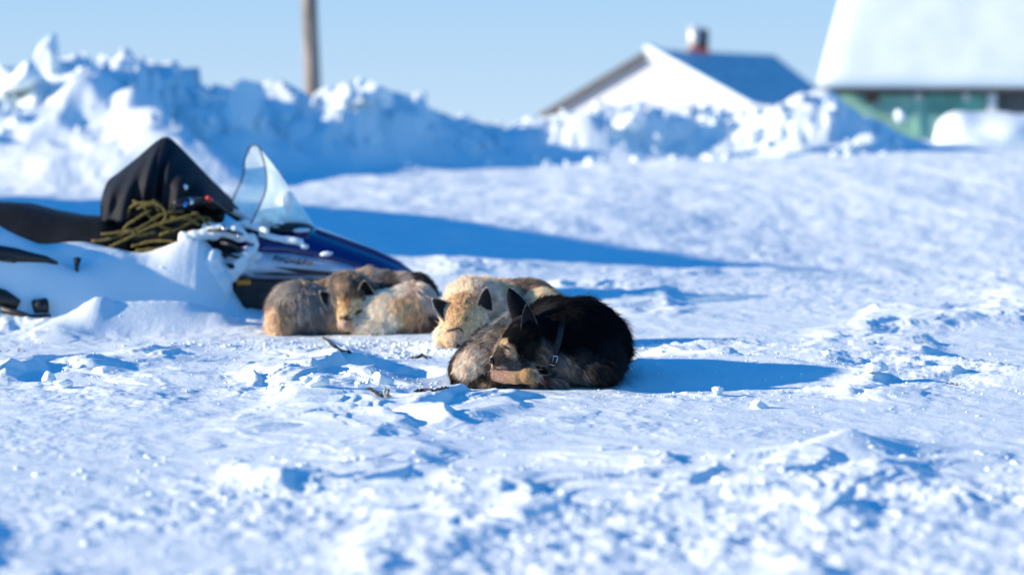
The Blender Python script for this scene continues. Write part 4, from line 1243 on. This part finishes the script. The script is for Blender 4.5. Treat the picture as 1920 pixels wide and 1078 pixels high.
# snow caught on the machine
snow_sets = [
    [('e', (438, 502, -.42, 34, 20, .08, 48)), ('e', (412, 545, -.52, 20, 40, .12, -14)), ('e', (398, 500, -.50, 22, 34, .14, 0)), ('e', (470, 474, -.39, 22, 10, .05, 48)),
     ('c', (345, 446, -.46), (400, 436, -.44), 11, 12), ('c', (400, 436, -.42), (442, 436, -.40), 10, 13), ('c', (442, 436, -.40), (474, 448, -.38), 11, 8), ('c', (385, 426, -.42), (410, 430, -.42), 8, 9),
     ('x', (376, 450, -.66, 34, 6.5, .20, 3)), ('x', (430, 470, -.62, 26, 12, .22, -8)), ('x', (424, 488, -.62, 14, 10, .20, 0)), ('x', (392, 548, -.80, 22, 6, .14, 6))],
    [('c', (425, 424, -.30), (462, 420, -.30), 7, 8), ('c', (462, 420, -.30), (500, 434, -.36), 7, 6)],
    [('c', (488, 440, -.33), (536, 450, -.352), 5, 6), ('e', (550, 452, -.350, 20, 7, .03, 0)), ('e', (572, 462, -.355, 9, 5, .02, 0))],
    [('e', (612, 476, -.362, 14, 4, .02, 8))],
    [('e', (565, 432, -.24, 18, 4, .06, 4)), ('e', (520, 426, -.24, 16, 4, .05, -6))],
    [('c', (436, 396, -.1), (482, 416, -.25), 6, 7)],
    [('e', (478, 494, -.350, 40, 24, .03, -10)), ('e', (525, 494, -.365, 36, 6, .015, 6))],
    [('e', (532, 384, -.20, 17, 27, .016, -24)), ('e', (512, 412, -.24, 26, 8, .02, -30))],  # frost on the windscreen, its bright reflection put into the white shape
]
for S in snow_sets:
    b = Blob(YS, .035 if len(S) > 4 else .02)
    for q in S:
        if q[0] == 'c': b.c(q[1], q[2], q[3], q[4])
        elif q[0] == 'x': b.cut(*q[1], k=.02)
        else: b.e(*q[1])
    V, F = b.mesh(.010, .010 if len(S) > 4 else .0035, 17)
    new_mesh('snow_patch', V, F, M_SNOW, True, sm, tuple(sm.location))

# black cover peaked over the back of the seat
top = [(198, 352), (204, 338), (225, 322), (260, 294), (290, 268), (308, 258), (322, 262), (345, 284), (380, 320), (410, 352), (432, 374), (446, 392)]
hem = [(201, 412), (206, 414), (226, 408), (258, 402), (290, 396), (308, 398), (322, 398), (345, 392), (380, 386), (410, 388), (432, 396), (446, 402)]
NU, NV = 72, 30
def cov(i, v, side):
    k = i / NU * (len(top) - 1); a = bez(top, k / (len(top) - 1)); h_ = bez(hem, k / (len(hem) - 1))
    e_ = min(i, NU - i) / NU
    wdt = .36 * min(1, (e_ * 5 + .12)) ** .6
    yy = YS - side * wdt * math.sin(min(v * 1.5, 1) * math.pi / 2) ** .9
    fold = (math.sin(i * .42 + 1.1 * math.sin(v * 3) + .6) * .5 + math.sin(i * .21 + 2.2 + v * 2) * .6 + .5 * math.sin(i * .9 + v * 5)) * .058 * v ** .8
    yy -= side * fold
    py = a[1] + (h_[1] - a[1]) * v ** 1.05 + fold * 60 * v
    return Vector(P(a[0] + fold * 50, py, YS)) * 1 + Vector((0, yy - YS, 0))
for_side = []
m = MB()
rows = [[cov(i, v, 1) for i in range(NU + 1)] for v in np.linspace(1, 0, NV)] + [[cov(i, v, -1) for i in range(NU + 1)] for v in np.linspace(0, 1, NV)[1:]]
m.grid(rows)
cv = m.build('seat_cover', M_CLOTH, None, tuple(P(310, 410, YS)), smooth=True, solid=.004)
tag(cv, 'black cloth cover pulled to a peak over the back of the snowmobile', 'cover')
b = Blob(YS, .01); b.e(340, 352, -.36, 12, 7, .02, 6); V, F = b.mesh(.006, .003, 30)
new_mesh('snow_patch', V, F, M_SNOW, True, cv, tuple(cv.location))

# rope
paths = [[(172, 452), (212, 446), (252, 432), (300, 404), (345, 396)], [(205, 462), (232, 452), (275, 428), (330, 412), (372, 398)], [(238, 408), (246, 388), (268, 380), (292, 388), (300, 402), (286, 416)],
    [(258, 392), (282, 380), (306, 392), (312, 408), (298, 424)], [(226, 446), (240, 420), (262, 408), (282, 392)], [(300, 442), (342, 424), (386, 408), (402, 424)], [(246, 462), (284, 452), (330, 456), (300, 466), (256, 470)],
    [(360, 398), (380, 410), (398, 430), (410, 442)], [(270, 384), (278, 402), (296, 420), (320, 430)], [(190, 440), (236, 434), (262, 440), (290, 436)], [(250, 376), (276, 386), (290, 378), (304, 386)], [(318, 408), (352, 410), (374, 422)]]
m = MB()
for i, pth in enumerate(paths):
    n = 22; pts = []
    for k in range(n + 1):
        q = bez(pth, k / n); pts.append(P(q[0] + .8 * math.sin(k * .5 + i), q[1] + 1.0 * math.sin(k * .6 + i * 2), 13.52 - .03 * math.sin(i * 2.3) - .03 * math.sin(k / n * math.pi)))
    m.tube(pts, [.0082 + .0022 * math.sin(k * 2.1 + i) for k in range(n + 1)], 7)
rp = m.build('rope', M_ROPE, None, smooth=True); tag(rp, 'tangled yellow rope lying over the dark seat of the snowmobile', 'rope')

# ================================================================ sledge buried at the left
sl = thing('cargo_sledge', 'black covered sledge buried in the snow drift at the left edge', 'sledge', tuple(np.array(P(40, 600, 14.1)) * [1, 1, 0]))
prof = [(-260, 372), (-120, 374), (0, 380), (50, 383), (100, 396), (150, 405), (200, 408), (250, 416)]
m = MB(); rows = []
for px, py in prof:
    a = P(px, py, 14.1)
    rows.append([Vector((a[0], 13.72, a[2] - .34)), Vector((a[0], 13.76, a[2] - .02)), Vector((a[0], 13.95, a[2] + .0)), Vector((a[0], 14.25, a[2] + .0)), Vector((a[0], 14.5, a[2] - .04)), Vector((a[0], 14.55, a[2] - .34))])
m.grid(rows); m.add(rows[-1], [tuple(range(6))]); m.build('tarpaulin', M_CLOTH, sl, smooth=True, solid=.004)
def on_ground_px(px, py, lift=0.0, guess=13.0):
    r = ray(px, py); t = np.linspace(4.5, 26, 4000)
    z = CAM_H + r[2] * t; h_ = H(r[0] * t, r[1] * t)
    k = np.argmax(z < h_ + lift)
    return np.array([r[0] * t[k], r[1] * t[k], z[k]])
m = MB(); pts = [on_ground_px(x, y, .01) for x, y in ((-60, 470), (0, 476), (30, 480), (60, 484), (85, 487), (108, 494))]
m.tube(pts, [.05, .045, .042, .030, .022, .010], 8, flat=.8); m.build('side_rail', M_BLACKPL, sl, smooth=True)
m = MB(); m.tube([pts[1] + [0, -.02, -.02], pts[2] + [0, -.02, -.02]], .02, 8); m.build('rail_cap', M_DARK, sl, smooth=True)
lp = [on_ground_px(x, y, .015) for x, y in ((-40, 552), (6, 560), (35, 572), (62, 576), (88, 574), (98, 584))]
m = MB(); m.tube(lp[:3], [.06, .05, .03], 8); m.tube(lp[3:5], [.04, .045], 8); m.build('runner', M_BLACKPL, sl, smooth=True)
m = MB(); m.tube([lp[1] + [0, -.05, -.05], lp[3] + [0, -.05, -.05], lp[5] + [0, -.04, -.02]], [.02, .016, .012], 8); m.build('runner_shoe', M_DARK, sl, smooth=True)
q = on_ground_px(146, 500, .01); m = MB()
m.tube([q + [0, -.01, .045], q + [0, -.03, .0], q + [.0, -.03, -.05]], [.022, .012, .004], 6); m.build('strap_end', M_BLACKPL, sl, smooth=True)

# ================================================================ chains and bits on the snow
M_CHAIN = plain('chain_steel', (.06, .055, .05), .5, .7, .5, 200, .0005)
def settle(px, py, lift):
    p = on_ground_px(px, py, lift); return Vector(p)
def chain(px_pts, label, link=.011, wire=.0024, name='chain'):
    P3 = [settle(x, y, .004) for x, y in px_pts]
    dense = []
    for a, c in zip(P3[:-1], P3[1:]):
        n = max(1, int((c - a).length / .004))
        dense += [a.lerp(c, k / n) for k in range(n)]
    dense.append(P3[-1])
    step = link * 1.55; acc = 0; cur = [dense[0]]; last = dense[0]
    for p in dense[1:]:
        if (p - last).length >= step: cur.append(p); last = p
    m = MB()
    for i in range(len(cur) - 1):
        c = (cur[i] + cur[i + 1]) / 2; t = (cur[i + 1] - cur[i]).normalized()
        c.z = max(c.z, float(H(np.array([c.x]), np.array([c.y]))[0]) + .003)
        w = t.cross(Vector((0, 0, 1))).normalized()
        if i % 2: w = (w * .3 + Vector((0, 0, 1))).normalized()
        ring = [c + t * (math.cos(k * math.pi / 5) * link) + w * (math.sin(k * math.pi / 5) * link * .6) for k in range(11)]
        m.tube(ring, wire, 5, cap=False)
    o = m.build(name, M_CHAIN, None, smooth=True); return tag(o, label, 'chain', 'dog chains lying on the snow')
chain([(606, 633), (618, 640), (628, 651), (640, 658), (656, 662)], 'dark chain running down the snow from the grey dog', .012, .003)
chain([(768, 670), (780, 671), (792, 665), (800, 672)], 'short curl of chain on the snow before the tan dog', .012, .003)
chain([(690, 728), (700, 732), (708, 738), (716, 744), (724, 745)], 'dark chain emerging by the large angular snow chunk', .012, .0036)
chain([(778, 733), (795, 731), (810, 733), (826, 729), (842, 727)], 'dark chain leading to the tail of the black dog', .011, .003)
m = MB(); q = settle(726, 744, .006)
m.tube([q + Vector((-.006, 0, .034)), q + Vector((-.012, 0, .018)), q + Vector((-.006, -.01, .002)), q + Vector((.014, -.01, .006))], [.006, .0055, .005, .004], 7)
m.tube([q + Vector((.006, .01, .030)), q + Vector((.004, .0, .012)), q], [.004, .005, .004], 7)
o = m.build('wood_chip', plain('pale_wood', (.42, .34, .22), .8, 0, .35, 80, .001), None, smooth=True); tag(o, 'pale splinter of wood standing in the snow beside the chain', 'wood chip')
# grit frozen into the trodden snow
gx = []; gy = []; gs = []
for px, py, rx, ry, n, s0 in ((1790, 722, .03, .03, 10, .006), (1672, 694, .06, .03, 14, .005), (1850, 640, .25, .25, 30, .004), (1750, 700, .3, .2, 26, .003), (1205, 644, .10, .05, 10, .006), (690, 662, .2, .1, 8, .004), (716, 735, .08, .05, 14, .004), (10, 662, .06, .06, 10, .008), (1440, 700, .5, .2, 14, .0025)):
    x, y = GP(px, py); gx.append(x + rng.normal(0, rx, n)); gy.append(y + rng.normal(0, ry, n)); gs.append(s0 * (.5 + rng.random(n)))
scatter('grit', 'dark grit and straw frozen into the trodden snow', np.concatenate(gx), np.concatenate(gy), np.concatenate(gs), ICO1, .2, .5, mat=plain('grit_brown', (.10, .075, .05), .9), cat='grit')

# ================================================================ utility pole
def pole_material():
    m, nt, b = mat_new('weathered_pole'); b.inputs['Roughness'].default_value = .85
    g_ = nt.nodes.new('ShaderNodeNewGeometry'); mp = nt.nodes.new('ShaderNodeMapping'); mp.inputs['Scale'].default_value = (14, 14, .9)
    nt.links.new(g_.outputs['Position'], mp.inputs['Vector'])
    n = nt.nodes.new('ShaderNodeTexNoise'); n.inputs['Scale'].default_value = 1; n.inputs['Detail'].default_value = 6; nt.links.new(mp.outputs[0], n.inputs['Vector'])
    r = nt.nodes.new('ShaderNodeValToRGB'); e = r.color_ramp.elements
    e[0].position = .34; e[0].color = (.03, .026, .022, 1); e[1].position = .56; e[1].color = (.36, .31, .27, 1)
    nt.links.new(n.outputs['Fac'], r.inputs['Fac']); nt.links.new(r.outputs['Color'], b.inputs['Base Color'])
    bp = nt.nodes.new('ShaderNodeBump'); bp.inputs['Distance'].default_value = .02; nt.links.new(n.outputs['Fac'], bp.inputs['Height']); nt.links.new(bp.outputs[0], b.inputs['Normal'])
    return m
YP = 44.0
pl = thing('utility_pole', 'weathered wooden utility pole standing behind the snow bank', 'pole', tuple(np.array(P(594, 250, YP)) * [1, 1, 0]))
a0 = P(594, 330, YP); a1 = P(577, -60, YP); dd_ = (a1 - a0) / (a1[2] - a0[2])
pbase = a0 + dd_ * (.6 - a0[2]); ptop = a0 + dd_ * (8.6 - a0[2])
m = MB(); m.tube([pbase + (ptop - pbase) * k / 16 for k in range(17)], [.155 - .035 * k / 16 for k in range(17)], 20, up=(1, 0, 0)); m.build('shaft', pole_material(), pl, smooth=True)
m = MB(); m.box(ptop + np.array([0, -.14, -.45]), (2.0, .10, .12)); m.build('crossarm', M_DARK, pl)
for dx in (-.85, -.3, .3, .85):
    m = MB(); m.tube([ptop + np.array([dx, -.14, -.39]), ptop + np.array([dx, -.14, -.30]), ptop + np.array([dx, -.14, -.24])], [.025, .05, .03], 10); m.build('insulator', plain('porcelain', (.3, .25, .22), .3), pl, smooth=True)

# ================================================================ small house behind the bank
M_WHITEW = plain('frosted_white_wall', (.56, .60, .66), .85, 0, .08, 3)
M_ROOFB = plain('blue_grey_roof', (.60, .64, .64), .5, .1, .2, 4)
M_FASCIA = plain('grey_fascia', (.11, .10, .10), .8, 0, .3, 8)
hs_ = thing('small_house', 'small white house with a blue-grey roof and chimney behind the bank', 'house', tuple(np.array(P(1260, 260, 60)) * [1, 1, 0]))
rd = Vector((.62, .78, 0)).normalized(); gd = Vector((.78, -.62, 0)).normalized()
pk = PV(1215, 92, 60); W = 3.4; drop = pk.z - P(1010, 214, 62.1)[2]; Lr, Le = 5.8, 4.0
up = Vector((0, 0, 1))
eL = pk - gd * W - up * drop; eR = pk + gd * W - up * drop
def slab(a, b_, c, d, th, name, mat):
    n = (b_ - a).cross(d - a).normalized()
    if n.z < 0: n = -n
    m = MB(); vs = [a, b_, c, d]; m.add(vs + [v - n * th for v in vs], [(0, 1, 2, 3), (7, 6, 5, 4), (0, 4, 5, 1), (1, 5, 6, 2), (2, 6, 7, 3), (3, 7, 4, 0)])
    return m.build(name, mat, hs_, bevel=.02)
slab(eR, pk + Vector((0, 0, .0)), pk + rd * Lr, eR + rd * Le, .10, 'roof', M_ROOFB)
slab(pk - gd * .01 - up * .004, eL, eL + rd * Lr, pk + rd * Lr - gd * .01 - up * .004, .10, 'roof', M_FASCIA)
# verge boards and the snow lip on them
def verge(a, c, off, name, mat, w, t):
    m = MB(); d = (c - a).normalized(); n = d.cross(rd).normalized()
    if n.z < 0: n = -n
    o_ = -rd * off
    vs = [a + o_, c + o_, c + o_ - n * w, a + o_ - n * w]
    m.prism(vs, rd * t); return m.build(name, mat, hs_)
verge(pk - up * .02, eL - up * .02, .05, 'verge_board', plain('shaded_verge', (.06, .06, .07), .8), .17, .05)  # left board coloured dark for the shadow under this eave
verge(pk - up * .02, eR - up * .02, .05, 'verge_board', M_WHITEW, .20, .05)
verge(pk + up * .10, eR + up * .08, .10, 'snow_lip', M_SNOW, .16, .30)
ins = rd * .2
gz = .3
wl = pk + ins - gd * (W - .5) - up * (drop * (W - .5) / W + .14); wr = pk + ins + gd * (W - .5) - up * (drop * (W - .5) / W + .14); wp = pk + ins - up * .14
m = MB(); m.prism([wl, wp, wr, Vector((wr.x, wr.y, gz)), Vector((wl.x, wl.y, gz))], rd * .15); m.build('gable_wall', M_WHITEW, hs_)
m = MB(); a = wr + rd * .16; m.prism([a, a + rd * 2.1, Vector((*(a + rd * 2.1).xy, gz)), Vector((a.x, a.y, gz))], -gd * .15); m.build('side_wall', M_WHITEW, hs_)
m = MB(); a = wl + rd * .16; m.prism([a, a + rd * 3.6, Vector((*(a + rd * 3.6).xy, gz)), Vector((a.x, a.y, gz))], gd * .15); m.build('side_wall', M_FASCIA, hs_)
# chimney
cb = PV(1309, 100, 61.9)
m = MB(); m.box(cb + Vector((0, 0, -.12)), (.50, .50, .50)); ch = m.build('chimney', plain('red_brick', (.36, .06, .04), .85, 0, .3, 9), hs_, bevel=.02)
m = MB(); m.tube([cb + Vector((-.10, -.05, .1)), cb + Vector((-.10, -.05, .66))], .15, 16); m.build('flue', plain('galvanised_flue', (.75, .74, .68), .45, .3, .1, 9), hs_, smooth=True)
m = MB(); m.tube([cb + Vector((.15, -.05, .1)), cb + Vector((.15, -.05, .60))], .11, 16); m.build('flue', plain('shaded_flue', (.05, .07, .08), .6, .3, .1, 9), hs_, smooth=True)  # second pipe added as the dark, shaded right side of the flue
# drift against the gable
b = Blob(57, .2)
b.e(1190, 262, 0, 70, 74, 1.0, 8); b.e(1300, 250, .4, 110, 56, 1.2, -6); b.e(1400, 240, 0, 60, 40, 1.0); b.e(1110, 262, .5, 60, 50, 1.0)
V, F = b.mesh(.09, .03, 1.6)
o = new_mesh('snow_drift', V, F, M_SNOW, True, None, tuple(P(1230, 300, 57))); tag(o, 'white drift heaped against the gable of the small house', 'snow drift')

# ================================================================ green building at the right
M_GREEN = plain('green_boards', (.30, .56, .44), .75, 0, .25, 3)
M_GREEN2 = plain('dark_green_boards', (.15, .38, .29), .75, 0, .25, 3)
M_GREYD = plain('grey_shed', (.11, .13, .14), .8, 0, .2, 3)
YB = 40.0
gb = thing('green_building', 'pale green building with a steep roof under thick snow at the right', 'building', tuple(np.array(P(1760, 260, YB)) * [1, 1, 0]))
# the front is turned a little to the left
fd = Vector((math.cos(.04), math.sin(-.04), 0)); bd = Vector((math.sin(.04), math.cos(.04), 0))
o0 = PV(1530, 163, YB); ez = o0.z
def fb(s, t, z): return o0 + fd * s + bd * t + up * (z - ez)
rows = []; NS = 60; Ltot = 7.6
for j in range(34):
    v = j / 33
    row = []
    for i in range(NS + 1):
        u = i / NS; s = u * Ltot
        z = ez + v * 2.9; t = v * 2.35
        s2 = s + (1 - u) * (.95 * v)                         # the left end leans in
        rnd = .16 * (1 - math.exp(-min(u * 60, 9))) 
        e_ = min(1, v * 14) ** .5
        n_ = .018 * fbm(np.array([s * .9]), np.array([v * 3.0]), 77, 3)[0]
        row.append(fb(s2 - .0, t - (rnd + n_) * .75 * e_, z + (rnd + n_) * .6 * e_))
    rows.append(row)
under = [[fb(i / NS * Ltot + (1 - i / NS) * (.95 * v), v * 2.35 + .05, ez + v * 2.9 - .03) for i in range(NS + 1)] for v in (1, .66, .33, 0)]
m = MB(); m.grid(rows + under + [rows[0]])
m.build('roof_snow', M_SNOW, gb, smooth=True)
m = MB(); m.add([fb(.02, .06, ez - .05), fb(Ltot, .06, ez - .05), fb(Ltot, 2.5, ez + 2.85), fb(.97, 2.5, ez + 2.85), fb(.02, .10, ez - .11), fb(Ltot, .10, ez - .11), fb(Ltot, 2.54, ez + 2.8), fb(.97, 2.54, ez + 2.8)], [(0, 1, 2, 3), (7, 6, 5, 4), (0, 4, 5, 1), (1, 5, 6, 2), (2, 6, 7, 3), (3, 7, 4, 0)])
m.build('roof', M_DARK, gb)
m = MB(); m.prism([fb(-.02, .02, ez - .015), fb(Ltot, .02, ez - .015), fb(Ltot, .02, ez - .07), fb(-.02, .02, ez - .07)], bd * .04); m.build('eaves_board', M_FASCIA, gb)
# wall boards, each its own piece
w0, w1, wt = .22, 3.02, .32
zb = .55; nb_ = 8; hb_ = (ez - .13 - zb) / nb_
for k in range(nb_):
    za = zb + k * hb_; m = MB()
    m.prism([fb(w0, wt, za + .004), fb(w1, wt, za + .004), fb(w1, wt, za + hb_ - .004), fb(w0, wt, za + hb_ - .004)], bd * .03)
    m.build('board', M_GREEN, gb, bevel=.003)
m = MB(); m.prism([fb(w0, wt + .06, zb), fb(w1, wt + .06, zb), fb(w1, wt + .06, ez - .1), fb(w0, wt + .06, ez - .1)], bd * .1); m.build('back_wall', M_GREEN2, gb)
def rectp(x0, y0, x1, y1, t, th, name, mat, bev=.004):
    """A rectangle on the front given by its pixel box at the wall's depth."""
    def s_of(px): return ((px - 960) / FPX * YB - o0.x) / fd.x
    s0, s1 = s_of(x0), s_of(x1); z1 = P(1700, y0, YB)[2]; z0 = P(1700, y1, YB)[2]
    m = MB(); m.prism([fb(s0, t, z0), fb(s1, t, z0), fb(s1, t, z1), fb(s0, t, z1)], bd * th); return m.build(name, mat, gb, bevel=bev)
rectp(1738, 172, 1848, 214, wt - .03, .02, 'door_panel', M_GREEN2)
rectp(1716, 166, 1726, 256, wt - .04, .03, 'upright', M_GREEN)
rectp(1852, 168, 1866, 225, wt - .12, .10, 'post', plain('white_paint', (.7, .72, .72), .6))
rectp(1868, 164, 2100, 300, wt + .30, .1, 'dark_bay', M_GREYD)
rectp(1624, 174, 1648, 194, wt - .06, .05, 'wall_box', plain('rusty_box', (.20, .12, .09), .8, .2, .4, 20))
rectp(1716, 172, 1728, 190, wt - .08, .04, 'lamp_bracket', plain('white_bracket', (.7, .72, .7), .6))
rectp(1806, 172, 1816, 190, wt - .08, .04, 'lamp_bracket', plain('white_bracket2', (.7, .72, .7), .6))
b = Blob(39.4, .1); b.e(1540, 215, 0, 50, 46, .3, 30); b.e(1560, 240, 0, 70, 36, .4)
V, F = b.mesh(.05, .02, 3); o = new_mesh('snow_drift', V, F, M_SNOW, True, None, tuple(P(1555, 270, 39.4))); tag(o, 'snow banked up against the left corner of the green building', 'snow drift')
b = Blob(36, .1); b.c((1804, 262, 0), (2060, 270, .1), 52, 48); b.e(1880, 250, 0, 90, 30, .5); b.e(1830, 290, -.2, 60, 20, .5)
V, F = b.mesh(.04, .03, 2.2); o = new_mesh('snow_mound', V, F, M_SNOW, True, None, tuple(P(1860, 290, 36))); tag(o, 'long rounded mound of snow in front of the green building', 'snow mound')
